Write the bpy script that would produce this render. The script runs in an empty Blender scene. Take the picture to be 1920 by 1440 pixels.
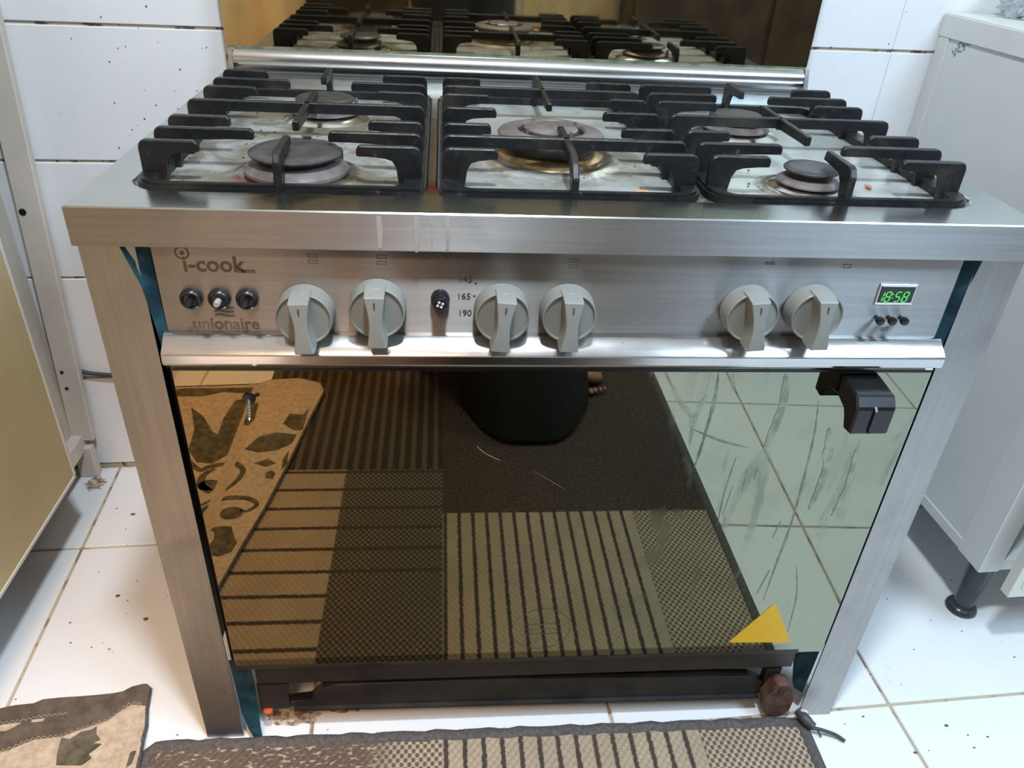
import bpy, bmesh, math, random
from mathutils import Vector, Matrix, Euler
random.seed(7)
PI = math.pi
SC = bpy.context.scene
COL = SC.collection

# ------------------------------------------------------------------ camera, light, exposure
def make_camera():
    yaw, pitch, roll = 0.106064218, 0.563194554, -0.0580695748
    cy, sy, cp, sp = math.cos(yaw), math.sin(yaw), math.cos(pitch), math.sin(pitch)
    f = Vector((sy*cp, cy*cp, -sp)); r = Vector((cy, -sy, 0)); d = f.cross(r)
    cr, sr = math.cos(roll), math.sin(roll)
    r2 = cr*r + sr*d; d2 = -sr*r + cr*d
    cam = bpy.data.cameras.new('camera'); o = bpy.data.objects.new('camera', cam)
    COL.objects.link(o)
    m = Matrix((( r2.x, -d2.x, -f.x, -0.126611),
                ( r2.y, -d2.y, -f.y, -0.670632),
                ( r2.z, -d2.z, -f.z, 1.013280), (0, 0, 0, 1)))
    o.matrix_world = m
    cam.sensor_fit = 'HORIZONTAL'; cam.sensor_width = 36
    cam.lens = 1457.88/1920*36
    cam.clip_start = 0.02; cam.clip_end = 50
    SC.camera = o
make_camera()

SC.view_settings.view_transform = 'Standard'
SC.view_settings.look = 'None'
SC.view_settings.gamma = 1
SC.view_settings.use_curve_mapping = False
SC.view_settings.exposure = 0.0
try:
    SC.cycles.use_denoising = True
    SC.cycles.max_bounces = 8
    SC.cycles.sample_clamp_indirect = 6
except Exception:
    pass

W = bpy.data.worlds.new('room_air'); SC.world = W; W.use_nodes = True
W.node_tree.nodes['Background'].inputs[0].default_value = (0.9, 0.93, 1.0, 1)
W.node_tree.nodes['Background'].inputs[1].default_value = 0.25

def area(name, loc, size, power, color, target=None, shape='DISK', size_y=None):
    l = bpy.data.lights.new(name, 'AREA'); l.shape = shape; l.size = size
    if size_y: l.size_y = size_y
    l.energy = power; l.color = color
    o = bpy.data.objects.new(name, l); COL.objects.link(o); o.location = loc
    if target is not None:
        o.rotation_euler = (Vector(target)-Vector(loc)).to_track_quat('-Z', 'Y').to_euler()
    return o
MAIN = area('ceiling_lamp_light', (-0.06, -0.46, 2.20), 0.15, 34.0, (0.82, 0.95, 1.06))
WARM = area('warm_lamp_light', (-0.42, -1.45, 2.20), 0.5, 19.0, (1.0, 0.62, 0.36), (-0.92, -1.10, 0.4))
WARM.data.spread = math.radians(82)      # beam narrowed to keep warm light off the right, aimed at the left side
COOL = area('cool_lamp_light', (1.25, -0.95, 2.20), 0.9, 44.0, (0.56, 0.80, 1.05))

# ------------------------------------------------------------------ node helpers
class NT:
    def __init__(s, name):
        m = bpy.data.materials.new(name); m.use_nodes = True
        s.m = m; s.nt = m.node_tree; s.N = s.nt.nodes; s.L = s.nt.links
        s.b = s.N['Principled BSDF']; s._g = None
    def link(s, a, b): s.L.new(a, b)
    def setv(s, sock, v):
        if hasattr(v, 'is_linked') or isinstance(v, bpy.types.NodeSocket): s.L.new(v, sock)
        elif isinstance(v, (tuple, list)) and len(v) == 3 and sock.type == 'RGBA': sock.default_value = (*v, 1)
        else: sock.default_value = v
    def coord(s, which='Object'):
        if s._g is None: s._g = s.N.new('ShaderNodeTexCoord')
        return s._g.outputs[which]
    def pos(s):
        g = s.N.new('ShaderNodeNewGeometry'); return g.outputs['Position']
    def sep(s, v):
        n = s.N.new('ShaderNodeSeparateXYZ'); s.link(v, n.inputs[0]); return n.outputs
    def comb(s, x, y, z):
        n = s.N.new('ShaderNodeCombineXYZ')
        for i, v in enumerate((x, y, z)): s.setv(n.inputs[i], v)
        return n.outputs[0]
    def math(s, op, a, b=0.0, c=None, clamp=False):
        n = s.N.new('ShaderNodeMath'); n.operation = op; n.use_clamp = clamp
        s.setv(n.inputs[0], a); s.setv(n.inputs[1], b)
        if c is not None: s.setv(n.inputs[2], c)
        return n.outputs[0]
    def scale(s, v, sc, rot=(0, 0, 0)):
        n = s.N.new('ShaderNodeMapping'); s.link(v, n.inputs[0]); n.inputs['Scale'].default_value = sc
        n.inputs['Rotation'].default_value = rot
        return n.outputs[0]
    def noise(s, v, scale=5, detail=4, rough=0.55, dist=0.0):
        n = s.N.new('ShaderNodeTexNoise'); s.link(v, n.inputs['Vector'])
        n.inputs['Scale'].default_value = scale; n.inputs['Detail'].default_value = detail
        n.inputs['Roughness'].default_value = rough; n.inputs['Distortion'].default_value = dist
        return n.outputs['Fac']
    def voro(s, v, scale=5, feature='F1'):
        n = s.N.new('ShaderNodeTexVoronoi'); n.feature = feature; s.link(v, n.inputs['Vector'])
        n.inputs['Scale'].default_value = scale
        return n.outputs['Distance']
    def step(s, v, a, b, lo=0.0, hi=1.0):
        n = s.N.new('ShaderNodeMapRange'); n.interpolation_type = 'SMOOTHSTEP'; s.setv(n.inputs[0], v)
        n.inputs[1].default_value = a; n.inputs[2].default_value = b
        n.inputs[3].default_value = lo; n.inputs[4].default_value = hi
        return n.outputs[0]
    def mix(s, f, a, b):
        n = s.N.new('ShaderNodeMix'); n.data_type = 'RGBA'
        s.setv(n.inputs[0], f); s.setv(n.inputs[6], a); s.setv(n.inputs[7], b)
        return n.outputs[2]
    def bump(s, h, strength=0.2, dist=0.002):
        n = s.N.new('ShaderNodeBump'); n.inputs['Strength'].default_value = strength
        n.inputs['Distance'].default_value = dist; s.link(h, n.inputs['Height'])
        s.link(n.outputs[0], s.b.inputs['Normal'])
    def out(s, color=None, rough=None, metal=None, spec=None, emit=None, es=0.0, trans=None, coat=None):
        for k, v in (('Base Color', color), ('Roughness', rough), ('Metallic', metal), ('Specular IOR Level', spec),
                     ('Emission Color', emit), ('Transmission Weight', trans), ('Coat Weight', coat)):
            if v is not None: s.setv(s.b.inputs[k], v)
        if emit is not None: s.b.inputs['Emission Strength'].default_value = es
        return s.m

def srgb(r, g, b):
    f = lambda c: (c/255/12.92) if c/255 <= 0.04045 else ((c/255+0.055)/1.055)**2.4
    return (f(r), f(g), f(b))

def plain(name, col, rough=0.5, metal=0.0, var=0.12, sc=40, bump=0.0, spec=None):
    t = NT(name); p = t.pos()
    n = t.noise(p, sc, 4)
    c = t.mix(t.step(n, 0.3, 0.7), tuple(x*(1-var) for x in col), tuple(min(1, x*(1+var)) for x in col))
    if bump: t.bump(n, bump, 0.001)
    return t.out(c, rough, metal, spec)

def steel(name, col, rough=0.27, axis='x', dirt=0.3, spots=True, aniso=0.0):
    t = NT(name); p = t.pos()
    sc = {'x': (6, 260, 260), 'z': (260, 260, 6)}[axis]
    g = t.noise(t.scale(p, sc), 1, 3)
    cloud = t.noise(p, 9, 5, 0.6, 0.4)
    c = t.mix(t.step(g, 0.25, 0.75), tuple(x*0.92 for x in col), tuple(min(1, x*1.05) for x in col))
    c = t.mix(t.step(cloud, 0.45, 0.8, 0, dirt), c, tuple(x*0.6 for x in col))
    if spots:
        v = t.voro(p, 55)
        sel = t.noise(p, 13, 2)
        s = t.math('MULTIPLY', t.step(v, 0.03, 0.10, 1, 0), t.step(sel, 0.55, 0.6))
        c = t.mix(t.math('MULTIPLY', s, 0.55), c, (0.05, 0.035, 0.02))
    r = t.math('ADD', t.math('MULTIPLY', cloud, 0.22), rough-0.08)
    t.bump(g, 0.05, 0.0004)
    if aniso:
        t.b.inputs['Anisotropic'].default_value = aniso
        t.setv(t.b.inputs['Tangent'], t.comb(0.0, 0.0, 1.0))       # brushed sideways: highlights spread up and down
    return t.out(c, r, 1.0)

# ---- materials
M = {}
M['steel_front'] = steel('brushed_steel', (0.385, 0.365, 0.352), 0.40, 'x', 0.35, True, 0.95)
M['steel_leg'] = steel('brushed_steel_leg', (0.38, 0.37, 0.365), 0.31, 'z', 0.4)
M['steel_dark'] = steel('dull_steel', (0.30, 0.29, 0.28), 0.4, 'z')
M['chrome'] = steel('worn_chrome', (0.66, 0.66, 0.66), 0.15, 'x', 0.35)
M['alu'] = steel('aluminium', (0.80, 0.81, 0.82), 0.20, 'x', 0.3, False)

def mat_deck():
    t = NT('stained_hob_steel'); p = t.pos(); x, y, z = t.sep(p)
    g = t.noise(t.scale(p, (8, 300, 300)), 1, 3)
    c = t.mix(g, (0.47, 0.495, 0.47), (0.58, 0.605, 0.575))
    stain = None
    for bx, by, r0 in ((-.27, .105, .13), (-.005, .205, .15), (.254, .10, .07), (-.272, .35, .09), (.25, .33, .08)):
        dx = t.math('SUBTRACT', x, bx); dy = t.math('SUBTRACT', y, by)
        d = t.math('SQRT', t.math('ADD', t.math('MULTIPLY', dx, dx), t.math('MULTIPLY', dy, dy)))
        k = t.step(d, r0*0.45, r0, 1, 0)
        stain = k if stain is None else t.math('MAXIMUM', stain, k)
    n = t.noise(p, 28, 6, 0.65, 0.6)
    s = t.math('MULTIPLY', stain, t.step(n, 0.36, 0.62))
    pool = t.step(z, 0.7635, 0.767, 1, 0)
    c = t.mix(t.math('MULTIPLY', s, 0.85), c, (0.20, 0.135, 0.065))
    film = t.math('MULTIPLY', t.step(t.noise(p, 11, 5, 0.65, 0.8), 0.42, 0.62), pool)
    c = t.mix(t.math('MULTIPLY', film, t.step(x, -0.16, -0.12, 0.85, 0.25)), c, (0.20, 0.165, 0.11))
    n2 = t.noise(p, 60, 5, 0.7)
    c = t.mix(t.math('MULTIPLY', t.step(n2, 0.58, 0.72), t.math('MULTIPLY', pool, 0.6)), c, (0.13, 0.09, 0.05))
    # rust-red spill marks by the front left burner and on the strip beside it
    red = None
    for bx, by, r0 in ((-.315, .075, .03), (-.135, .07, .03), (-.225, .20, .008)):
        dx = t.math('SUBTRACT', x, bx); dy = t.math('SUBTRACT', y, by)
        d = t.math('SQRT', t.math('ADD', t.math('MULTIPLY', dx, dx), t.math('MULTIPLY', dy, dy)))
        k = t.step(d, r0*0.3, r0, 1, 0)
        red = k if red is None else t.math('MAXIMUM', red, k)
    c = t.mix(t.math('MULTIPLY', t.math('MULTIPLY', red, t.step(n, 0.35, 0.6)), 0.8), c, (0.45, 0.10, 0.04))
    dark = t.math('MULTIPLY', t.step(t.math('ABSOLUTE', t.math('SUBTRACT', x, 0.135)), 0.0, 0.03, 1, 0), t.step(n, 0.3, 0.5))
    dark = t.math('MULTIPLY', dark, pool)
    c = t.mix(t.math('MULTIPLY', dark, 0.9), c, (0.07, 0.045, 0.03))
    met = t.math('SUBTRACT', 1.0, t.math('MULTIPLY', pool, 0.55))
    r = t.math('ADD', 0.20, t.math('MULTIPLY', pool, 0.13))
    t.bump(n2, 0.12, 0.0008)
    return t.out(c, r, met)
M['deck'] = mat_deck()

def mat_iron():
    t = NT('greasy_cast_iron'); p = t.pos(); x, y, z = t.sep(p)
    n = t.noise(p, 90, 6, 0.7); m = t.noise(p, 14, 4, 0.6)
    c = t.mix(t.step(m, 0.5, 0.72), (0.008, 0.008, 0.009), (0.034, 0.027, 0.022))
    c = t.mix(t.step(n, 0.62, 0.72, 0, 0.6), c, (0.10, 0.075, 0.06))
    t.bump(n, 0.55, 0.0016)
    return t.out(c, t.step(n, 0.3, 0.8, 0.30, 0.55), 0.0, 0.40)
M['iron'] = mat_iron()
M['burner_black'] = plain('burner_enamel', (0.040, 0.038, 0.038), 0.42, 0.0, 0.4, 70, 0.3)
M['burner_alloy'] = plain('burner_alloy', (0.155, 0.130, 0.122), 0.42, 0.25, 0.25, 60, 0.25)
M['burner_rust'] = plain('heat_stained_steel', (0.34, 0.22, 0.11), 0.35, 0.7, 0.5, 55, 0.3)
M['skirt'] = plain('polished_skirt', (0.68, 0.66, 0.60), 0.20, 1.0, 0.15, 30)
M['porcelain'] = plain('porcelain', (0.7, 0.66, 0.6), 0.3)
M['sooty'] = plain('sooty_porcelain', (0.12, 0.10, 0.09), 0.4)
M['knob'] = plain('grey_plastic', srgb(134, 134, 128), 0.42, 0, 0.05, 25, 0, 0.4)
M['black_plastic'] = plain('black_plastic', (0.012, 0.012, 0.013), 0.28, 0, 0.2, 50)
M['grey_tip'] = plain('grey_tip', (0.33, 0.32, 0.31), 0.4)
M['black_metal'] = plain('black_painted_metal', (0.016, 0.014, 0.013), 0.38, 0.0, 0.5, 20, 0.15)
M['ink'] = plain('worn_grey_print', (0.13, 0.092, 0.066), 0.5, 0.2)
M['ink_dark'] = plain('dark_print', (0.05, 0.045, 0.04), 0.5)
M['ink_pale'] = plain('pale_print', (0.16, 0.15, 0.14), 0.5)
M['white_print'] = plain('white_print', (0.7, 0.7, 0.7), 0.5)
M['film'] = plain('teal_film', (0.022, 0.085, 0.12), 0.38, 0, 0.5, 30, 0.4)
M['yellow'] = plain('yellow_sticker', srgb(226, 178, 22), 0.45, 0, 0.04, 30)
M['rust'] = plain('rusty_bracket', (0.10, 0.045, 0.035), 0.6, 0.1, 0.4, 60, 0.5)
M['cable'] = plain('grey_cable', (0.05, 0.05, 0.055), 0.5)
M['screw'] = plain('zinc_screw', (0.6, 0.58, 0.5), 0.3, 1.0)
M['crumb_yellow'] = plain('yellow_crumb', (0.65, 0.42, 0.04), 0.7)
M['crumb_brown'] = plain('bread_crumb', (0.50, 0.22, 0.10), 0.7, 0, 0.4, 120)
M['crumb_white'] = plain('white_flake', (0.7, 0.62, 0.52), 0.7)
M['cab_cream'] = plain('cream_pvc', srgb(212, 214, 212), 0.42, 0, 0.03, 6)
M['cab_edge'] = plain('pale_edge_trim', srgb(212, 212, 202), 0.42, 0, 0.03, 10)
M['cab_olive'] = plain('aged_cream_panel', srgb(196, 174, 130), 0.36, 0, 0.08, 4)
M['cab_post'] = plain('off_white_post', srgb(208, 196, 182), 0.45, 0, 0.06, 9)
M['leg_plastic'] = plain('dark_leg_plastic', (0.035, 0.042, 0.052), 0.25)
M['blue_ink'] = plain('blue_pen_ink', (0.04, 0.20, 0.26), 0.6)
M['paint'] = plain('wall_paint', srgb(212, 202, 186), 0.6, 0, 0.03, 4)
M['ceiling_paint'] = plain('ceiling_paint', (0.82, 0.81, 0.79), 0.7, 0, 0.02, 4)
M['dark_wood'] = plain('dark_brown_wood', (0.035, 0.020, 0.011), 0.4, 0, 0.4, 8)
M['tan_wood'] = plain('tan_board', srgb(186, 164, 122), 0.5, 0, 0.08, 6)
M['robe'] = plain('black_cloth', (0.005, 0.005, 0.005), 0.9, 0, 0.3, 60)
M['skin'] = plain('skin', (0.42, 0.20, 0.13), 0.5, 0, 0.08, 30)
M['hair'] = plain('dark_hair', (0.01, 0.008, 0.007), 0.5)
M['phone'] = plain('phone_body', (0.02, 0.02, 0.025), 0.25)
M['binding'] = plain('grey_rug_binding', (0.085, 0.075, 0.070), 0.9, 0, 0.3, 200, 0.5)
M['stitch'] = plain('pale_stitch', (0.50, 0.42, 0.33), 0.8)
M['brown_hem'] = plain('brown_felt_hem', (0.105, 0.078, 0.058), 0.95, 0, 0.25, 60, 0.5)
M['motif'] = plain('olive_grey_pile', (0.10, 0.085, 0.055), 0.95, 0, 0.45, 60, 0.6)
M['cream_pile'] = plain('cream_pile', (0.47, 0.37, 0.27), 0.95, 0, 0.16, 110, 0.6)
M['lamp_glow'] = NT('lamp_diffuser').out((1, 1, 1), 0.5, emit=(1, 0.97, 0.93), es=6.0)
M['lamp_body'] = plain('lamp_body', (0.8, 0.8, 0.8), 0.4)
M['led'] = NT('green_digits').out((0.02, 0.1, 0.02), 0.4, emit=(0.10, 1.0, 0.12), es=1.0)
M['screen'] = plain('dark_display', (0.02, 0.024, 0.022), 0.12)

def mat_mirror():
    t = NT('bronze_mirror_glass'); p = t.pos(); x, y, z = t.sep(p)
    st = t.noise(t.scale(p, (34, 1, 7), (0, 0.18, 0)), 1, 5, 0.6, 0.8)      # runs wiped down the glass
    cl = t.noise(p, 6, 5, 0.6, 1.0)
    fine = t.noise(t.scale(p, (140, 1, 10)), 1, 3)
    right = t.step(x, -0.05, 0.25)
    smear = t.math('MULTIPLY', t.step(st, 0.52, 0.66), t.step(cl, 0.42, 0.62))
    smear = t.math('MULTIPLY', smear, t.math('ADD', 0.25, t.math('MULTIPLY', right, 0.75)))
    tint = t.mix(t.step(x, -0.30, 0.20), (0.255, 0.195, 0.105), (0.30, 0.315, 0.24))  # left warmer and dimmer: the room's uneven light is put into the tint
    tint = t.mix(t.step(cl, 0.45, 0.8, 0, 0.35), tint, (0.20, 0.19, 0.11))
    tint = t.mix(t.math('MULTIPLY', smear, 0.75), tint, (0.16, 0.19, 0.155))
    band = t.math('MULTIPLY', t.step(z, 0.168, 0.172, 1, 0), t.step(x, 0.30, 0.36, 1, 0))   # darker band along the lower edge
    tint = t.mix(t.math('MULTIPLY', band, 0.7), tint, (0.07, 0.06, 0.035))
    r = t.math('ADD', 0.012, t.math('MULTIPLY', smear, 0.13))
    r = t.math('ADD', r, t.step(fine, 0.6, 0.75, 0, 0.02))
    return t.out(tint, r, 1.0)
M['mirror'] = mat_mirror()
def mat_lid():
    t = NT('smoked_lid_glass'); p = t.pos()
    n = t.noise(p, 16, 5, 0.6); sp = t.step(t.voro(p, 60), 0.03, 0.10, 1, 0)
    c = t.mix(t.step(n, 0.4, 0.7), (0.56, 0.47, 0.32), (0.42, 0.38, 0.27))
    c = t.mix(t.math('MULTIPLY', sp, 0.4), c, (0.4, 0.38, 0.33))
    return t.out(c, t.step(n, 0.3, 0.8, 0.015, 0.06), 1.0)
M['lid'] = mat_lid()
M['lid_edge'] = plain('green_glass_edge', (0.14, 0.16, 0.11), 0.25, 0, 0.3, 60)

def mat_tile(name, a, b, rough, hexa):
    t = NT(name); p = t.pos()
    n = t.noise(p, 5, 4); sp = t.voro(p, 21); sel = t.noise(p, 8, 3)
    c = t.mix(n, a, b)
    s = t.math('MULTIPLY', t.step(sp, 0.012, 0.04, 1, 0), t.step(sel, 0.50, 0.60))
    c = t.mix(t.math('MULTIPLY', s, 0.8), c, (0.12, 0.09, 0.06))
    sm = t.noise(p, 22, 6, 0.7, 1.0)
    c = t.mix(t.step(sm, 0.66, 0.76, 0, 0.28), c, (0.34, 0.27, 0.20))
    if hexa:
        h = t.voro(p, 62, 'DISTANCE_TO_EDGE'); t.bump(t.step(h, 0.02, 0.12), 0.06, 0.0006)
    return t.out(c, rough, 0.0, 0.5)
M['floor_tile'] = mat_tile('white_floor_tile', (0.74, 0.735, 0.73), (0.80, 0.80, 0.80), 0.22, False)
M['wall_tile'] = mat_tile('white_wall_tile', (0.75, 0.745, 0.75), (0.81, 0.81, 0.82), 0.28, True)
def mat_grout(name, a, b):
    t = NT(name); p = t.pos(); n = t.noise(p, 26, 4, 0.7)
    return t.out(t.mix(t.step(n, 0.52, 0.60), a, b), 0.85)
M['grout_floor'] = mat_grout('tan_grout', (0.46, 0.37, 0.26), (0.24, 0.17, 0.11))
M['grout_wall'] = mat_grout('dirty_grout', (0.50, 0.42, 0.31), (0.10, 0.07, 0.05))

def mat_rug():
    t = NT('woven_patchwork_rug'); p = t.pos(); x, y, z = t.sep(p)
    tan, brown, dark = (0.43, 0.335, 0.235), (0.12, 0.090, 0.065), (0.055, 0.040, 0.030)
    n = t.noise(p, 160, 3); big = t.noise(p, 12, 3)
    sx = t.math('SINE', t.math('MULTIPLY', x, 2*PI/0.0105)); sy_ = t.math('SINE', t.math('MULTIPLY', y, 2*PI/0.0130))
    w = t.math('MULTIPLY', sx, sy_)
    weave = t.mix(t.step(w, -0.22, 0.12), brown, tan)
    fs = t.math('MULTIPLY', t.math('SINE', t.math('MULTIPLY', t.math('ADD', x, y), 2*PI/0.0055)), t.math('SINE', t.math('MULTIPLY', t.math('SUBTRACT', x, y), 2*PI/0.0055)))
    flat = t.mix(t.step(fs, -0.9, 0.2), (0.27, 0.20, 0.135), tan)
    xw = t.math('ADD', x, t.math('MULTIPLY', t.math('SUBTRACT', n, 0.5), 0.006))
    # stripes running away from the stove
    ph = t.math('FRACT', t.math('DIVIDE', t.math('ADD', xw, 2.116), 0.0262))
    st = t.math('MULTIPLY', t.step(ph, 0.0, 0.08), t.step(ph, 0.24, 0.34, 1, 0))
    E_ = t.mix(st, flat, dark)
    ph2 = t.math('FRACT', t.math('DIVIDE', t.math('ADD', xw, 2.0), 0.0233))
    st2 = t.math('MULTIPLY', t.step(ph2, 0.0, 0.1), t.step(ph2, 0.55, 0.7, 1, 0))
    D_ = t.mix(st2, (0.105, 0.078, 0.055), (0.03, 0.022, 0.017))  # dark striped patch, with the person's shade mixed into its browns
    # stripes running along the stove
    yw = t.math('ADD', y, t.math('MULTIPLY', t.math('SUBTRACT', n, 0.5), 0.006))
    ph3 = t.math('FRACT', t.math('DIVIDE', t.math('ADD', yw, 2.005), 0.0545))
    st3 = t.math('MULTIPLY', t.step(ph3, 0.0, 0.05), t.step(ph3, 0.15, 0.20, 1, 0))
    B_ = t.mix(st3, flat, dark)
    gb = t.mix(t.step(w, -0.10, 0.25), (0.055, 0.044, 0.033), (0.17, 0.135, 0.10))  # weave colours darkened to carry the person's shade
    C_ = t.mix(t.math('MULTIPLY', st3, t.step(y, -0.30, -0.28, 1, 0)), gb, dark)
    sel = t.noise(t.scale(p, (90, 200, 1)), 1, 2)
    A_ = t.mix(t.step(sel, 0.56, 0.64), (0.125, 0.083, 0.06), (0.42, 0.32, 0.24))
    A_ = t.mix(t.step(x, -0.24, -0.18), A_, weave)
    G_ = t.mix(t.step(n, 0.4, 0.62), (0.036, 0.024, 0.018), (0.075, 0.050, 0.036))  # plain brown patch, darkened further for the shadow of the person
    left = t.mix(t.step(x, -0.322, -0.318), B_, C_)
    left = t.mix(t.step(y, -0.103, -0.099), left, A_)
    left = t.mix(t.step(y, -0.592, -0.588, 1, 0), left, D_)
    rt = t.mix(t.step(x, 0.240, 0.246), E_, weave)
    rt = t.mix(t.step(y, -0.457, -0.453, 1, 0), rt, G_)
    c = t.mix(t.step(x, -0.127, -0.123), left, rt)
    c = t.mix(t.step(big, 0.3, 0.7, 0, 0.15), c, dark)
    t.bump(t.math('ADD', w, n), 0.7, 0.0016)
    return t.out(c, 0.92)
M['rug'] = mat_rug()
def mat_plastic():
    t = NT('clear_plastic')
    t.b.inputs['IOR'].default_value = 1.35
    return t.out((0.92, 0.95, 0.97), 0.12, 0, trans=0.85)
M['clear'] = mat_plastic()

# ------------------------------------------------------------------ object helpers
def org(o):
    v = Vector((0, 0, 0))
    while o is not None:
        v += o.location; o = o.parent
    return v
def thing(name, label, cat, loc=(0, 0, 0), group=None):
    o = bpy.data.objects.new(name, None); COL.objects.link(o)
    o.location = loc; o.empty_display_size = 0.05
    o['label'] = label; o['category'] = cat
    if group: o['group'] = group
    return o
def tag(o, label=None, cat=None, group=None, kind=None):
    if label: o['label'] = label
    if cat: o['category'] = cat
    if group: o['group'] = group
    if kind: o['kind'] = kind
    return o
def finish(name, me, mat, parent=None, loc=None, smooth=None):
    """mesh vertices are in world coordinates; origin goes to loc (top level) or to the parent's origin"""
    if isinstance(mat, (list, tuple)):
        for m in mat: me.materials.append(m)
    elif mat: me.materials.append(mat)
    if smooth is not None:
        for p in me.polygons: p.use_smooth = True
        if smooth < 180:
            try: me.set_sharp_from_angle(angle=math.radians(smooth))
            except Exception: pass
    o = bpy.data.objects.new(name, me); COL.objects.link(o)
    if parent is not None:
        base = org(parent); o.parent = parent
    else:
        base = Vector(loc) if loc is not None else None
        if base is None:
            xs = [v.co for v in me.vertices]
            base = Vector(((min(v.x for v in xs)+max(v.x for v in xs))/2, (min(v.y for v in xs)+max(v.y for v in xs))/2, min(v.z for v in xs)))
        o.location = base
    me.transform(Matrix.Translation(-base))
    return o
def obj(name, bm, mat, parent=None, loc=None, smooth=None):
    bmesh.ops.recalc_face_normals(bm, faces=bm.faces)
    me = bpy.data.meshes.new(name); bm.to_mesh(me); bm.free()
    return finish(name, me, mat, parent, loc, smooth)
def struct(name, bm, mat, parent=None, smooth=None):
    o = obj(name, bm, mat, parent, (0, 0, 0) if parent is None else None, smooth)
    if parent is None: o['kind'] = 'structure'
    return o
def box(bm, x0, x1, y0, y1, z0, z1, bev=0.0, seg=1):
    r = bmesh.ops.create_cube(bm, size=1)
    for v in r['verts']:
        v.co = Vector((x0+(v.co.x+.5)*(x1-x0), y0+(v.co.y+.5)*(y1-y0), z0+(v.co.z+.5)*(z1-z0)))
    if bev:
        es = list({e for v in r['verts'] for e in v.link_edges})
        bmesh.ops.bevel(bm, geom=es, offset=bev, segments=seg, affect='EDGES', profile=0.5)
    return bm
def B(*a, **k):
    bm = bmesh.new(); box(bm, *a, **k); return bm
def prism(bm, pts, axis, a, b):
    """closed 2D polygon extruded along axis ('x': pts=(y,z), 'y': pts=(x,z), 'z': pts=(x,y))"""
    def P(p, t):
        return {'x': (t, p[0], p[1]), 'y': (p[0], t, p[1]), 'z': (p[0], p[1], t)}[axis]
    va = [bm.verts.new(P(p, a)) for p in pts]; vb = [bm.verts.new(P(p, b)) for p in pts]
    n = len(pts)
    bm.faces.new(va); bm.faces.new(vb)
    for i in range(n): bm.faces.new((va[i], va[(i+1) % n], vb[(i+1) % n], vb[i]))
    return bm
def PR(pts, axis, a, b, bev=0.0, seg=1):
    bm = bmesh.new(); prism(bm, pts, axis, a, b)
    if bev:
        bmesh.ops.bevel(bm, geom=list(bm.edges), offset=bev, segments=seg, affect='EDGES', profile=0.5, clamp_overlap=True)
    return bm
def lathe(bm, prof, c, axis='z', seg=40, cap=True):
    """prof = (radius, height) pairs"""
    rings = []
    for r, h in prof:
        ring = []
        for i in range(seg):
            a = 2*PI*i/seg
            u, w = r*math.cos(a), r*math.sin(a)
            co = {'z': (u, w, h), 'y': (u, h, w), 'x': (h, u, w)}[axis]
            ring.append(bm.verts.new(Vector(co)+Vector(c)))
        rings.append(ring)
    for k in range(len(rings)-1):
        for i in range(seg):
            j = (i+1) % seg
            bm.faces.new((rings[k][i], rings[k][j], rings[k+1][j], rings[k+1][i]))
    if cap:
        bm.faces.new(rings[0]); bm.faces.new(rings[-1])
    return bm
def LA(*a, **k):
    bm = bmesh.new(); lathe(bm, *a, **k); return bm
def tube(bm, pts, r, seg=8):
    pts = [Vector(p) for p in pts]; rings = []
    rr = r if isinstance(r, (list, tuple)) else [r]*len(pts)
    up = Vector((0, 0, 1))
    for i, p in enumerate(pts):
        d = (pts[min(i+1, len(pts)-1)]-pts[max(i-1, 0)]).normalized()
        u = d.cross(up)
        if u.length < 1e-3: u = d.cross(Vector((1, 0, 0)))
        u.normalize(); w = d.cross(u).normalized()
        rings.append([bm.verts.new(p+(u*math.cos(2*PI*k/seg)+w*math.sin(2*PI*k/seg))*rr[i]) for k in range(seg)])
    for a, b in zip(rings, rings[1:]):
        for k in range(seg): bm.faces.new((a[k], a[(k+1) % seg], b[(k+1) % seg], b[k]))
    bm.faces.new(rings[0]); bm.faces.new(rings[-1])
    return bm
def TB(pts, r, seg=8):
    bm = bmesh.new(); tube(bm, pts, r, seg); return bm
def smooth_path(pts, n=6):
    pts = [Vector(p) for p in pts]; out = []
    for i in range(len(pts)-1):
        p0, p1, p2, p3 = pts[max(i-1, 0)], pts[i], pts[i+1], pts[min(i+2, len(pts)-1)]
        for k in range(n):
            t = k/n
            out.append(0.5*((2*p1)+(-p0+p2)*t+(2*p0-5*p1+4*p2-p3)*t*t+(-p0+3*p1-3*p2+p3)*t**3))
    out.append(pts[-1]); return out
def rrect(x0, x1, y0, y1, r, n=6, corners=(1, 1, 1, 1)):
    out = []
    for (cx, cy, a0, on) in ((x1-r, y1-r, 0, corners[0]), (x0+r, y1-r, PI/2, corners[1]), (x0+r, y0+r, PI, corners[2]), (x1-r, y0+r, 1.5*PI, corners[3])):
        rr = r if on else 0.004
        ox = cx + (r-rr if a0 in (0, 1.5*PI) else -(r-rr)); oy = cy + (r-rr if a0 in (0, PI/2) else -(r-rr))
        for k in range(n+1):
            a = a0+PI/2*k/n; out.append((ox+rr*math.cos(a), oy+rr*math.sin(a)))
    return out
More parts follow.
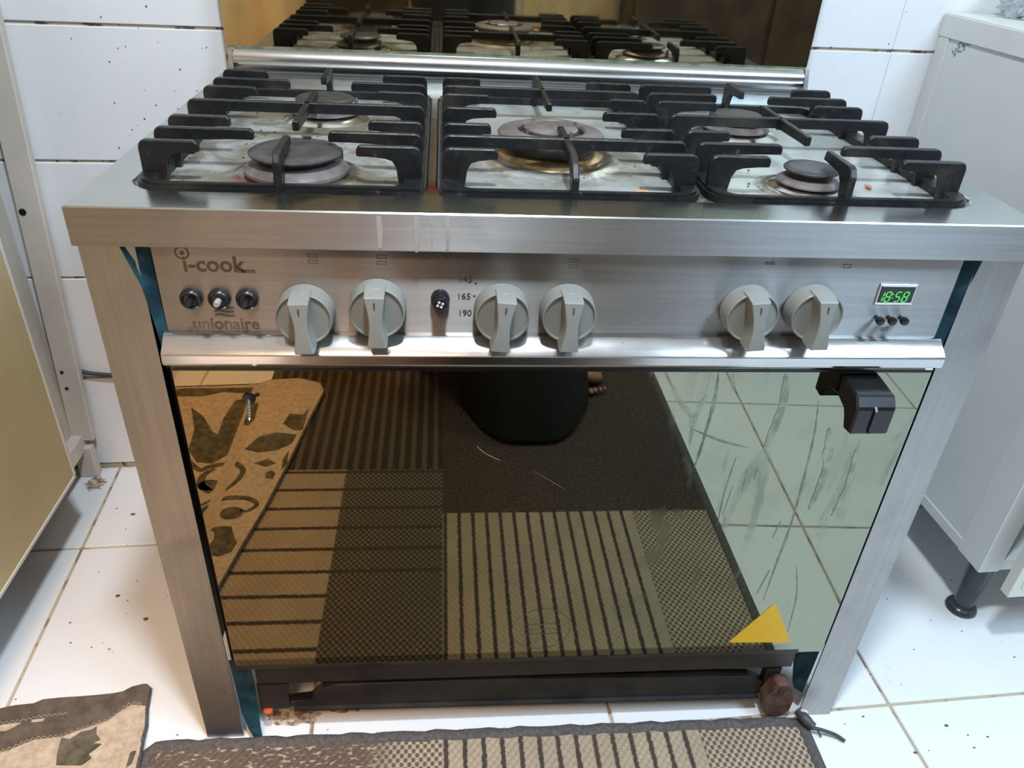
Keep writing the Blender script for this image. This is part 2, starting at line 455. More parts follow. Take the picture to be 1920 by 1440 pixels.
def text(name, body, x, z, size, mat, parent, y, xs=1.0, bold=0.0, align='LEFT', shear=0.0):
    cu = bpy.data.curves.new(name, 'FONT'); cu.body = body; cu.size = size; cu.extrude = 0.0001; cu.offset = bold
    cu.align_x = align; cu.shear = shear; cu.resolution_u = 4
    o = bpy.data.objects.new(name, cu); COL.objects.link(o)
    bpy.context.view_layer.update()
    me = bpy.data.meshes.new_from_object(o.evaluated_get(bpy.context.evaluated_depsgraph_get()))
    bpy.data.objects.remove(o); bpy.data.curves.remove(cu)
    me.materials.clear()
    me.transform(Matrix.Translation((x, y, z)) @ Matrix.Rotation(PI/2, 4, 'X') @ Matrix.Diagonal((xs, 1, 1, 1)))
    return finish(name, me, mat, parent)

# ------------------------------------------------------------------ room
# the stove stands turned about 3 degrees against the room, so the room and right cabinet are built in their own axes
ROOM = 0.05
def turn(o):
    o.location = Matrix.Rotation(ROOM, 3, 'Z') @ o.location; o.rotation_euler.z += ROOM
    return o
X0, X1, Y0, Y1, ZC = -1.75, 2.25, -2.60, 0.651, 2.32
fl = struct('floor', B(X0-.1, X1+.1, Y0-.1, Y1+.1, -0.06, -0.0035), M['grout_floor'])
FX = [0.551+0.43*i for i in range(-6, 5)]
FY = [-.0085+.43*k for k in range(2, -8, -1)]
tile_me = {}
def tile(name, parent, x0, x1, y0, y1, z0, z1, mat, bev=0.0015):
    key = (name, round(x1-x0, 4), round(y1-y0, 4), round(z1-z0, 4))
    if key not in tile_me:
        bm = B(-(x1-x0)/2, (x1-x0)/2, -(y1-y0)/2, (y1-y0)/2, -(z1-z0)/2, (z1-z0)/2, bev=bev)
        me = bpy.data.meshes.new(name); bmesh.ops.recalc_face_normals(bm, faces=bm.faces); bm.to_mesh(me); bm.free(); me.materials.append(mat)
        tile_me[key] = me
    o = bpy.data.objects.new(name, tile_me[key]); COL.objects.link(o); o.parent = parent
    o.location = ((x0+x1)/2, (y0+y1)/2, (z0+z1)/2)
    return o
g = 0.0024
for i in range(len(FX)-1):
    for j in range(len(FY)-1):
        x0, x1, y1, y0 = max(FX[i]+g, X0), min(FX[i+1]-g, X1), min(FY[j]-g, Y1-0.001), max(FY[j+1]+g, Y0)
        if x1-x0 < .02 or y1-y0 < .02: continue
        tile('floor_tile', fl, x0, x1, y0, y1, -0.012, 0.0, M['floor_tile'])
wb = struct('wall_back', B(X0-.1, X1+.1, Y1+0.0035, Y1+.08, -0.01, ZC), M['grout_wall'])
WX = [.661+0.5*i for i in range(-5, 5)]; WZ = [0.0085+0.2025*k for k in range(-1, 13)]
for i in range(len(WX)-1):
    for j in range(len(WZ)-1):
        x0, x1 = max(WX[i]+.0003, X0), min(WX[i+1]-.0003, X1); z0, z1 = max(WZ[j]+.0022, 0.001), min(WZ[j+1]-.0022, ZC)
        if x1-x0 < .02 or z1-z0 < .006: continue
        tile('wall_tile', wb, x0, x1, Y1, Y1+0.010, z0, z1, M['wall_tile'], 0.0012)
struct('wall_left', B(X0-.1, X0, Y0-.1, Y1+.08, 0, ZC), M['paint'])
struct('wall_right', B(X1, X1+.1, Y0-.1, Y1+.08, 0, ZC), M['paint'])
struct('wall_front', B(X0-.1, X1+.1, Y0-.1, Y0, 0, ZC), M['paint'])
struct('ceiling', B(X0-.1, X1+.1, Y0-.1, Y1+.08, ZC, ZC+.06), M['ceiling_paint'])
# brown door opposite the stove, seen only in the raised lid
dr = struct('door_1', B(-1.05, 0.12, Y0+.001, Y0+.045, 0.0, 2.05, bev=.003), M['dark_wood'])
for (a, b, c, d) in ((-.95, -.02, .15, .9), (-.95, -.02, 1.05, 1.9)):
    obj('door_panel', B(a, b, Y0+.04, Y0+.055, c, d, bev=.006), M['dark_wood'], dr)
obj('door_handle', TB([(0.03, Y0+.045, 1.0), (0.03, Y0+.10, 1.0), (-.08, Y0+.10, 1.0)], .009), M['alu'], dr, smooth=60)
wr = thing('wardrobe', 'tall dark brown wooden cupboard standing against the wall opposite the stove', 'cupboard', (1.3, Y0+.25, 0))
obj('carcass', B(.66, 2.0, Y0+.002, Y0+.40, 0.0, 1.95, bev=.004), M['dark_wood'], wr)
for a in (.67, 1.34):
    d = obj('door', B(a, a+.65, Y0+.40, Y0+.42, .06, 1.93, bev=.004), M['dark_wood'], wr)
    obj('knob', LA([(.004, 0), (.012, .012), (.012, .02), (.006, .024)], (a+.58 if a < 1 else a+.07, Y0+.42, 1.0), 'y', 16), M['alu'], d, smooth=50)
sb = thing('tan_board', 'plain tan board leaning between the brown door and the brown cupboard', 'board', (.39, Y0+.05, 0))
obj('board', B(.16, .64, Y0+.003, Y0+.04, 0.0, 1.5, bev=.003), M['tan_wood'], sb)
for o_ in [o for o in COL.objects if o.parent is None and o.type in ('MESH', 'EMPTY')]: turn(o_)
for (n_, x, y, lab) in (('ceiling_lamp', -.06, -.46, 'round white ceiling lamp over the stove front'), ('ceiling_lamp', -.42, -1.45, 'round ceiling lamp giving warm light at the left'), ('ceiling_lamp', 1.25, -.95, 'round ceiling lamp giving cool light at the right')):
    lp = thing(n_, lab, 'lamp', (x, y, ZC))
    obj('lamp_base', LA([(.10, ZC-.001), (.11, ZC-.03), (.10, ZC-.05)], (x, y, 0), seg=32), M['lamp_body'], lp, smooth=40)
    obj('diffuser', LA([(.095, ZC-.05), (.09, ZC-.065), (.05, ZC-.078), (.0005, ZC-.08)], (x, y, 0), seg=32, cap=False), M['lamp_glow'], lp, smooth=60)

# ------------------------------------------------------------------ the stove
H = 0.768
st = thing('gas_stove', 'wide stainless steel five burner gas stove with mirrored oven door and raised glass lid', 'stove', (0, 0.28, 0))
BUR = [(-.2715, .116, .060), (-.007, .200, .070), (.257, .109, .045), (-.272, .35, .048), (.25, .33, .048)]
POOL = [(-.4165, -.1415), (-.1325, .4165)]
PY0, PY1, PR_, PD = .046, .472, .034, .0055
def sdrr(x, y, x0, x1, y0, y1, r):
    cx, cy = (x0+x1)/2, (y0+y1)/2; qx, qy = abs(x-cx)-(x1-x0)/2+r, abs(y-cy)-(y1-y0)/2+r
    return math.hypot(max(qx, 0), max(qy, 0))+min(max(qx, qy), 0)-r
def sst(v, a, b):
    t = min(1, max(0, (v-a)/(b-a))); return t*t*(3-2*t)
def deckz(x, y):
    z = H
    d = min(sdrr(x, y, a, b, PY0, PY1, PR_) for a, b in POOL)
    k = 1-sst(d, -.0045, .001)
    z -= PD*k
    for bx, by, r in BUR:
        q = math.hypot(x-bx, y-by)
        z += .0035*(1-sst(q, r*.95, r*1.22))*k
    # pressed ribs beside the burners
    return z
def cooktop():
    xs = sorted(set([round(-.45+.9*i/480, 5) for i in range(481)])); ys = [round(.0+.572*j/300, 5) for j in range(301)]
    vs = [(x, y, deckz(x, y)) for y in ys for x in xs]; nx, ny = len(xs), len(ys)
    fs = [(j*nx+i, j*nx+i+1, (j+1)*nx+i+1, (j+1)*nx+i) for j in range(ny-1) for i in range(nx-1)]
    # folded-down lip all round: bevel strip, skirt and return
    per = [j*nx+nx-1 for j in range(ny)][::-1] + list(range(nx))[::-1] + [j*nx for j in range(ny)]
    per = [per[0]]+[p for a, p in zip(per, per[1:]) if p != a]
    prev = per
    for off, z in ((.0012, H-.0012), (.0014, H-.036), (.0, H-.037), (-.012, H-.037)):
        cur = []
        for p in per:
            x, y, _ = vs[p]
            ex = off*(1 if x > .4499 else -1 if x < -.4499 else 0); ey = -off if y < 1e-6 else 0
            cur.append(len(vs)); vs.append((x+ex, y+ey, z))
        for i in range(len(per)-1): fs.append((prev[i], prev[i+1], cur[i+1], cur[i]))
        prev = cur
    me = bpy.data.meshes.new('cooktop'); me.from_pydata(vs, [], fs); me.update()
    bm = bmesh.new(); bm.from_mesh(me); bmesh.ops.recalc_face_normals(bm, faces=bm.faces)
    for f in bm.faces:
        c = f.calc_center_median()
        if abs(f.normal.z) < .5 and (c.y < .001 or abs(c.x) > .4495): f.material_index = 1
    bm.to_mesh(me); bm.free()
    return finish('cooktop', me, [M['deck'], M['steel_front']], st, smooth=22)
deck = cooktop()
# dried drip marks on the lip
M['drip'] = plain('dried_drip', (0.50, 0.45, 0.41), .5, .3)
for (x, w, l) in ((-.183, .0045, .030), (-.150, .004, .033), (-.136, .0012, .026), (-.122, .0035, .030)):
    obj('dried_drip', PR([(x-w/2, H-.004), (x+w/2, H-.004), (x+w/2+.0006, H-.004-l*.6), (x+w*.3, H-.004-l), (x-w*.3, H-.004-l)], 'y', -.0017, -.0013), M['drip'], deck)

# body
sb_ = obj('side_panel', B(-.440, -.436, .03, .56, .10, H-.037), M['steel_dark'], st)
obj('side_panel', B(.436, .440, .03, .56, .10, H-.037), M['steel_dark'], st)
obj('back_panel', B(-.436, .436, .555, .56, .10, H-.037), M['steel_dark'], st)
obj('oven_cavity', B(-.388, .388, .060, .55, .13, .60), M['black_metal'], st)
def leg(sx, rear=False):
    o, i = .4500, .401
    if rear: pts = [(sx*o, .566), (sx*o, .530), (sx*(o-.002), .530), (sx*(o-.002), .564), (sx*i, .564), (sx*i, .566)]
    else: pts = [(sx*o, .006), (sx*o, .050), (sx*(o-.002), .050), (sx*(o-.002), .008), (sx*i, .008), (sx*i, .006)]
    return obj('leg', PR(pts, 'z', 0.001, H-.037), M['steel_leg'], st)
leg(-1); leg(1); leg(-1, True); leg(1, True)
# peeling protective film between the posts and the panels
def strip(name, pl, mat, parent, sm=None):
    bm = bmesh.new(); vs = [bm.verts.new(p) for p in pl]; n = len(pl)//2
    for i in range(n-1): bm.faces.new((vs[2*i], vs[2*i+1], vs[2*i+3], vs[2*i+2]))
    bmesh.ops.solidify(bm, geom=bm.faces[:], thickness=.0005)
    return obj(name, bm, mat, parent, smooth=sm)
strip('protective_film', [(-.414, .0045, .731), (-.388, .013, .731), (-.409, .0035, .715), (-.388, .013, .715), (-.402, .004, .69), (-.389, .012, .69), (-.399, .005, .66), (-.389, .012, .66), (-.397, .006, .63), (-.390, .012, .63), (-.397, .007, .60), (-.392, .012, .60)], M['film'], st)
strip('protective_film', [(.404, .004, .731), (.386, .013, .731), (.402, .006, .70), (.388, .013, .70), (.401, .007, .66), (.389, .013, .66), (.400, .008, .63), (.391, .013, .63)], M['film'], st)
strip('protective_film', [(-.402, .012, .155), (-.378, .018, .155), (-.400, .011, .10), (-.376, .016, .10), (-.398, .008, .05), (-.377, .013, .05), (-.392, .004, .02), (-.376, .006, .02), (-.386, .0, .006), (-.374, .0, .006)], M['film'], st)
strip('protective_film', [(.402, .014, .155), (.372, .030, .155), (.400, .012, .10), (.377, .026, .10), (.399, .012, .06), (.384, .022, .06), (.398, .012, .045), (.390, .022, .045)], M['film'], st)

# control panel
cp_ = obj('control_panel', B(-.389, .389, .010, .030, .642, H-.037), M['steel_front'], st)
pf = .0098
text('lettering', 'i-cook', -.3640, .7040, .0215, M['ink'], cp_, pf, xs=1.0, bold=.0005)
text('lettering', 'home', -.3150, .7030, .0068, M['ink'], cp_, pf, bold=.0002)
text('lettering', 'unionaire', -.3650, .6438, .0172, M['ink'], cp_, pf, xs=.96, bold=.0003)
bm = bmesh.new()
def ring(bm, cx, cz, r0, r1, y, n=32, a0=0, a1=2*PI):
    va = []
    for k in range(n+1):
        a = a0+(a1-a0)*k/n
        va.append((bm.verts.new((cx+r0*math.cos(a), y, cz+r0*math.sin(a))), bm.verts.new((cx+r1*math.cos(a), y, cz+r1*math.sin(a)))))
    for p, q in zip(va, va[1:]): bm.faces.new((p[0], p[1], q[1], q[0]))
ring(bm, -.3625, .7220, .0050, .0066, pf); box(bm, -.3640, -.3605, pf, pf+.0001, .7200, .7236)
obj('ring_emblem', bm, M['ink'], cp_)
bm = bmesh.new()
for k in range(3):
    z = .6685-.0042*k; n = 10; row = []
    for i in range(n+1):
        x = -.3425+.0185*i/n; w = .0009*math.sin(i/n*2*PI)
        row.append((bm.verts.new((x, pf, z+w)), bm.verts.new((x, pf, z+w-.0026))))
    for p, q in zip(row, row[1:]): bm.faces.new((p[0], p[1], q[1], q[0]))
obj('wave_emblem', bm, M['ink'], cp_)
text('lettering', 'Oven', -.1345, .7175, .010, M['ink_pale'], cp_, pf)
for s_, x, z in (('145', -.1115, .6965), ('165', -.1128, .6785), ('190', -.1115, .6605)):
    text('lettering', s_, x, z, .0092, M['ink_dark'], cp_, pf)
bm = bmesh.new()
for (x, z) in ((-.0955, .6945), (-.0965, .6810), (-.0945, .6640)): box(bm, x, x+.0018, pf, pf+.0001, z, z+.0018)
obj('dial_dots', bm, M['ink_dark'], cp_)
text('lettering', 'SET', .326, .6475, .0058, M['ink'], cp_, pf)
text('lettering', 'min', .186, .7190, .007, M['ink'], cp_, pf)
def orect(x0, x1, z0, z1, t=.0006):
    bm = bmesh.new()
    o_ = [bm.verts.new((x, pf, z)) for x, z in ((x0, z0), (x1, z0), (x1, z1), (x0, z1))]
    i_ = [bm.verts.new((x, pf, z)) for x, z in ((x0+t, z0+t), (x1-t, z0+t), (x1-t, z1-t), (x0+t, z1-t))]
    for k in range(4): bm.faces.new((o_[k], o_[(k+1) % 4], i_[(k+1) % 4], i_[k]))
    obj('burner_symbol', bm, M['ink'], cp_)
for (cx, cz) in ((-.246, .718), (-.183, .718), (-.002, .7175)):
    orect(cx-.0045, cx+.0045, cz+.0012, cz+.0048); orect(cx-.0045, cx+.0045, cz-.0048, cz-.0012)
orect(.2660, .2740, .717, .721)

# knobs
def knob(cx, cz, rot):
    kb = LA([(.0270, .0), (.0272, -.004), (.0262, -.0205), (.0256, -.0212), (.0246, -.0210), (.0236, -.0196)], (cx, .0095, cz), 'y', 48)
    o = obj('knob', kb, M['knob'], st, smooth=35)
    def T(bm):
        bmesh.ops.transform(bm, matrix=Matrix.Translation((cx, 0, cz)) @ Matrix.Rotation(rot, 4, 'Y'), verts=bm.verts)
    # grip: full depth from the rim down, waisted in the middle
    bm = bmesh.new(); rows = []
    prof = [(.0262, -.004), (.0256, -.0160), (.0244, -.0262), (.0232, -.0272)]
    for i in range(1, 15): prof.append((.0232-.0490*i/14, -.0272-.0040*math.sin(PI*.5*i/14)))
    prof += [(-.0268, -.0300), (-.0264, -.0160)]
    for z, d in prof:
        t = min(1, max(0, (.0232-z)/.049)); hw = .0092-.0030*math.sin(PI*min(1, t*1.02))**1.2-.0006*t
        b = min(-.002, d+.004) if z > .025 or z < -.0266 else -.006
        if z > .0225: b = -.002
        rows.append([bm.verts.new((-hw-.0008, b, z)), bm.verts.new((-hw, d+.0006, z)), bm.verts.new((-hw+.0007, d, z)), bm.verts.new((hw-.0007, d, z)), bm.verts.new((hw, d+.0006, z)), bm.verts.new((hw+.0008, b, z))])
    for p, q in zip(rows, rows[1:]):
        for k in range(6): bm.faces.new((p[k], p[(k+1) % 6], q[(k+1) % 6], q[k]))
    bm.faces.new(rows[0]); bm.faces.new(rows[-1]); T(bm)
    obj('grip', bm, M['knob'], o, smooth=32)
    bm = B(-.0005, .0005, -.0288, -.0276, .0125, .0195); T(bm)
    obj('marker_line', bm, M['ink_dark'], o)
for cx, cz, rot in ((-.2560, .6655, .04), (-.1880, .6725, .02), (-.0690, .6690, -.09), (-.0045, .6695, -.02), (.1775, .6715, .075), (.2430, .6730, .02)):
    knob(cx, cz, -rot)
# igniter buttons
for i, x in enumerate((-.3600, -.3345, -.3090)):
    b = obj('ignition_button', LA([(.0100, .0), (.0104, -.003), (.0092, -.0062), (.0074, -.0072), (.0062, -.0050), (.0030, -.0048)], (x-.001, .0098, .6770), 'y', 28), M['black_plastic'], st, smooth=50)
    obj('button_tip', LA([(.0030, .0), (.0032, -.008), (.0026, -.0100)], (x-.001, .0055, .6765), 'y', 14), M['grey_tip'] if i == 1 else M['black_plastic'], b, smooth=50)
b = obj('fan_button', LA([(.0088, .0), (.0092, -.003), (.0088, -.006), (.0072, -.0068), (.0066, -.014), (.0056, -.0155)], (-.1285, .0098, .6800), 'y', 28), M['black_plastic'], st, smooth=50)
bm = bmesh.new()
for k in range(4):
    a = k*PI/2+.4; c_ = Vector((-.1285+.0026*math.cos(a), -.0060, .6800+.0026*math.sin(a)))
    lathe(bm, [(.0014, 0), (.0014, -.0002)], c_, 'y', 10)
obj('fan_symbol', bm, M['white_print'], b)
# clock
ck = obj('clock_display', B(.3115, .3490, .0080, .0100, .6800, .6995, bev=.0012), M['screen'], st)
bm = bmesh.new(); box(bm, .3100, .3505, .0088, .0101, .6785, .7010, bev=.0010)
obj('display_bezel', bm, M['alu'], ck)
SEG = {'1': 'bc', '8': 'abcdefg', '5': 'afgcd'}
def seg7(bm, ch, x, z, w, h, t, y):
    sh = lambda zz: (zz-z)*.16
    P = {'a': ((0, h), (w, h)), 'g': ((0, h/2), (w, h/2)), 'd': ((0, 0), (w, 0)), 'f': ((0, h/2), (0, h)), 'b': ((w, h/2), (w, h)), 'e': ((0, 0), (0, h/2)), 'c': ((w, 0), (w, h/2))}
    for s_ in SEG[ch]:
        (ax, az), (bx, bz) = P[s_]; e = t*.6
        if az == bz: q = [(ax+e, az-t/2), (bx-e, az-t/2), (bx-e, az+t/2), (ax+e, az+t/2)]
        else: q = [(ax-t/2, az+e), (ax+t/2, az+e), (ax+t/2, bz-e), (ax-t/2, bz-e)]
        prism(bm, [(x+u+sh(z+v), z+v) for u, v in q], 'y', y, y+.0002)
bm = bmesh.new()
for ch, x in (('1', .3105), ('8', .3180), ('5', .3285), ('8', .3365)): seg7(bm, ch, x, .6820, .0050, .0105, .0010, .0077)
for z in (.6855, .6895): box(bm, .3257, .3268, .0077, .0079, z, z+.0011)
obj('clock_digits', bm, M['led'], ck)
for x in (.3170, .3300, .3430):
    obj('clock_button', LA([(.0022, .0), (.0022, -.006), (.0040, -.0065), (.0044, -.009), (.0040, -.0115), (.0028, -.012)], (x, .0098, .6635), 'y', 18), M['black_plastic'], st, smooth=50)

for sx in (-1, 1): obj('side_jamb', B(*sorted((sx*.3920, sx*.4020)), .022, .050, .100, .730), M['black_metal'], st)
# chrome trim strip over the door
pts = [(.012, .6420), (.0045, .6418), (.0030, .6412), (-.0125, .6292), (-.0138, .6270), (-.0138, .6185), (-.0120, .6155), (-.009, .6150), (.012, .6150)]
obj('trim_strip', PR(pts, 'x', -.3915, .3920), M['chrome'], st, smooth=25)
obj('door_gap_seal', B(-.392, .394, .006, .020, .6045, .6150), M['black_metal'], st)
# oven door
dz0, dz1 = .1515, .6070
door = obj('oven_door', B(-.388, .391, .004, .040, dz0+.002, dz1-.002), M['black_metal'], st)
gl = obj('door_glass', B(-.3905, .3945, 0.0, .004, dz0, dz1, bev=.0008), M['mirror'], door)
bm = bmesh.new(); box(bm, -.3905, .3600, -.0006, -.0001, dz0, dz0+.006); obj('lower_edge_strip', bm, M['black_metal'], door)
bm = bmesh.new(); box(bm, -.389, .393, -.0010, -.0001, dz1-.004, dz1-.0006); obj('upper_edge_strip', bm, M['black_plastic'], door)
tri = [Vector((.2565, .1765)), Vector((.3445, .1735)), Vector((.3045, .2515))]
pts = []
for i in range(3):
    a, b_, c_ = tri[i-1], tri[i], tri[(i+1) % 3]; u = (a-b_).normalized(); w = (c_-b_).normalized()
    for k in range(5):
        t = k/4; pts.append((b_+u*.004*(1-t)**2+w*.004*t**2))
tag(obj('triangle_sticker', PR([(p.x, p.y) for p in pts], 'y', -.0004, -.0001), M['yellow'], door), 'plain yellow triangular sticker')
bm = bmesh.new(); ring(bm, .001, .213, .0372, .0380, -.0002, 48)
for z in (.222, .213, .204): box(bm, -.020, .022, -.0003, -.0002, z, z+.0007)
obj('etched_ring', bm, plain('etched_mark', (0.20, 0.19, 0.13), .4, .8), door)
# greasy wipe marks and scratches on the glass
M['smear'] = plain('greasy_smear', (0.17, 0.20, 0.165), 0.16, 0.9, 0.3, 60)
M['smear_dim'] = plain('faint_greasy_smear', (0.235, 0.255, 0.195), 0.10, 1.0, 0.25, 60)
M['scratch'] = plain('pale_scratch', (0.22, 0.21, 0.17), 0.5)
def glass_mark(name, pts, w, mat, k=0):
    sp = smooth_path([(x, 0, z) for x, z in pts], 8); bm = bmesh.new(); row = []; y = -.00012-.00002*k
    rnd = random.Random(k+5)
    for i, p in enumerate(sp):
        d = (sp[min(i+1, len(sp)-1)]-sp[max(i-1, 0)]).normalized(); nrm = Vector((-d.z, 0, d.x))
        ww = w/2*min(1, .25+3*min(i, len(sp)-1-i)/len(sp))*rnd.uniform(.65, 1.25)
        row.append([bm.verts.new((q.x, y, q.z)) for q in (p+nrm*ww, p-nrm*ww)])
    for a, b_ in zip(row, row[1:]): bm.faces.new((a[0], a[1], b_[1], b_[0]))
    return obj(name, bm, mat, door)
SM = [([(.1599, .6020), (.1621, .5665), (.1597, .5136), (.1564, .4763)], .0040, 1), ([(.1032, .6020), (.1262, .5637), (.1419, .5434), (.1457, .5075)], .0060, 0),
      ([(.1532, .5749), (.1472, .555), (.144, .5317)], .0070, 0), ([(.147, .5287), (.1799, .5134), (.2138, .5034)], .0028, 1),
      ([(.2779, .5664), (.2863, .5065), (.2914, .3936), (.2888, .3234), (.2871, .2557)], .0030, 1), ([(.2022, .4916), (.1991, .4432), (.1999, .3847)], .0018, 1),
      ([(.207, .4497), (.2033, .4023)], .0013, 1), ([(.2192, .4724), (.2197, .4396)], .0017, 1), ([(.2303, .4755), (.2307, .456)], .0017, 1),
      ([(.2775, .3938), (.2733, .3651)], .0013, 1), ([(.3159, .3189), (.3301, .2626), (.3351, .1941)], .0016, 1), ([(.2829, .312), (.2754, .2685)], .0016, 1),
      ([(.1408, .4922), (.1535, .4635), (.1528, .4372)], .0075, 0), ([(.2330, .600), (.2390, .560), (.2330, .500)], .010, 0), ([(.300, .53), (.312, .47), (.308, .41)], .011, 0),
      ([(.3400, .50), (.3450, .45), (.3390, .40)], .006, 0)]
for k, (p_, w_, d_) in enumerate(SM): glass_mark('grease_smear', p_, w_, M['smear'] if d_ else M['smear_dim'], k)
for k, (p_, w_) in enumerate((([(-.0898, .5092), (-.0799, .4987), (-.0625, .4885)], .0012), ([(-.0275, .4751), (.0136, .4458)], .0005), ([(.0985, .1730), (.0952, .1560)], .0006), ([(.1063, .1947), (.1035, .188)], .0018))):
    glass_mark('scratch', p_, w_, M['scratch'], 20+k)
# handle stub
hb = obj('handle_bracket', PR([(0.0, .6000), (-.036, .5970), (-.045, .5860), (-.045, .5540), (-.030, .5520), (-.027, .5680), (-.022, .5740), (0.0, .5760)], 'x', .2950, .3370, bev=.002), M['black_plastic'], door)
obj('bracket_rib', PR([(-.036, .595), (-.0475, .584), (-.0475, .557), (-.036, .5545)], 'x', .3135, .3160), M['black_plastic'], hb)
# empty handle hole with a loose screw on the left
hs = obj('screw_hole', LA([(.0062, .0), (.0066, -.0012), (.0046, -.0018)], (-.3205, -.0001, .5695), 'y', 20), M['black_plastic'], door)
pth = [(-.3205+.0005*k, -.0018-.0028*k, .5690-.0012*k) for k in range(9)]
bm = TB(pth, [.0016]*8+[.0004], 8)
for k in range(1, 8):
    c_ = Vector(pth[k]); tube(bm, [c_, c_+Vector((.0002, -.0006, -.0002))], .0021, 8)
obj('loose_screw', bm, M['screw'], hs)
# base: bars under the door
obj('base_bar', B(-.374, .372, .018, .034, .0970, .1350, bev=.001), M['black_metal'], st)
obj('base_end_plate', B(-.376, -.336, .020, .032, .040, .0920), M['black_metal'], st)
obj('base_end_plate', B(.338, .360, .020, .032, .036, .0920), M['black_metal'], st)
bm = PR([(-.336, .044), (.338, .036), (.338, .062), (.315, .076), (.2, .0800), (-.05, .0890), (-.270, .0875), (-.290, .080), (-.306, .0570), (-.336, .0540)], 'y', .020, .034, bev=.001)
lb = obj('lower_tie_bar', bm, M['black_metal'], st)
obj('bar_flange', PR([(-.33, .041), (.336, .0335), (.336, .0365), (-.33, .0445)], 'y', .014, .021), M['black_metal'], lb)
rb = obj('hinge_lump', PR([(.346, .014), (.358, .004), (.374, .005), (.383, .018), (.384, .045), (.374, .068), (.368, .080), (.350, .081), (.343, .060), (.336, .050), (.338, .038)], 'y', .001, .022, bev=.003), M['rust'], st)
tag(rb, 'rusty brown hinge foot at the lower right corner')
obj('hinge_socket', B(.3540, .3625, -.0005, .0015, .060, .074), plain('socket_hole', (.03, .02, .015), .6), rb)
obj('orange_washer', LA([(.006, 0), (.006, .003), (.002, .004)], (-.366, .018, .038), seg=14), plain('orange_plastic', (.45, .07, .01), .5), st)

# raised lid with its rail
HY = .590
rl = obj('lid_rail', PR([(HY+.014, .772), (HY+.002, .7725), (HY-.006, .776), (HY-.0095, .783), (HY-.0085, .791), (HY-.003, .7975), (HY+.004, .8000), (HY+.014, .8000)], 'x', -.434, .440), M['alu'], st, smooth=50)
lg = obj('lid_glass', B(-.446, .447, HY+.006, HY+.011, .7990, 1.30, bev=.0008), M['lid'], st)
obj('lid_glass_edge', B(-.434, .441, HY+.0025, HY+.006, .7995, .8022), M['lid_edge'], lg)
for sx in (-1, 1):
    br = obj('lid_hinge', PR([(HY+.012, .735), (HY-.010, .735), (HY-.012, .775), (HY-.004, .801), (HY+.012, .803)], 'x', sx*.4345 if sx < 0 else .441, sx*.4415 if sx < 0 else .448), M['alu'], st)
    obj('hinge_pin', LA([(.0045, -.001), (.0045, .0035)], (sx*.4435, HY, .786), 'x', 12), M['black_metal'], br)
obj('rear_upstand', B(-.43, .43, .574, .582, .735, .771), M['steel_dark'], st)

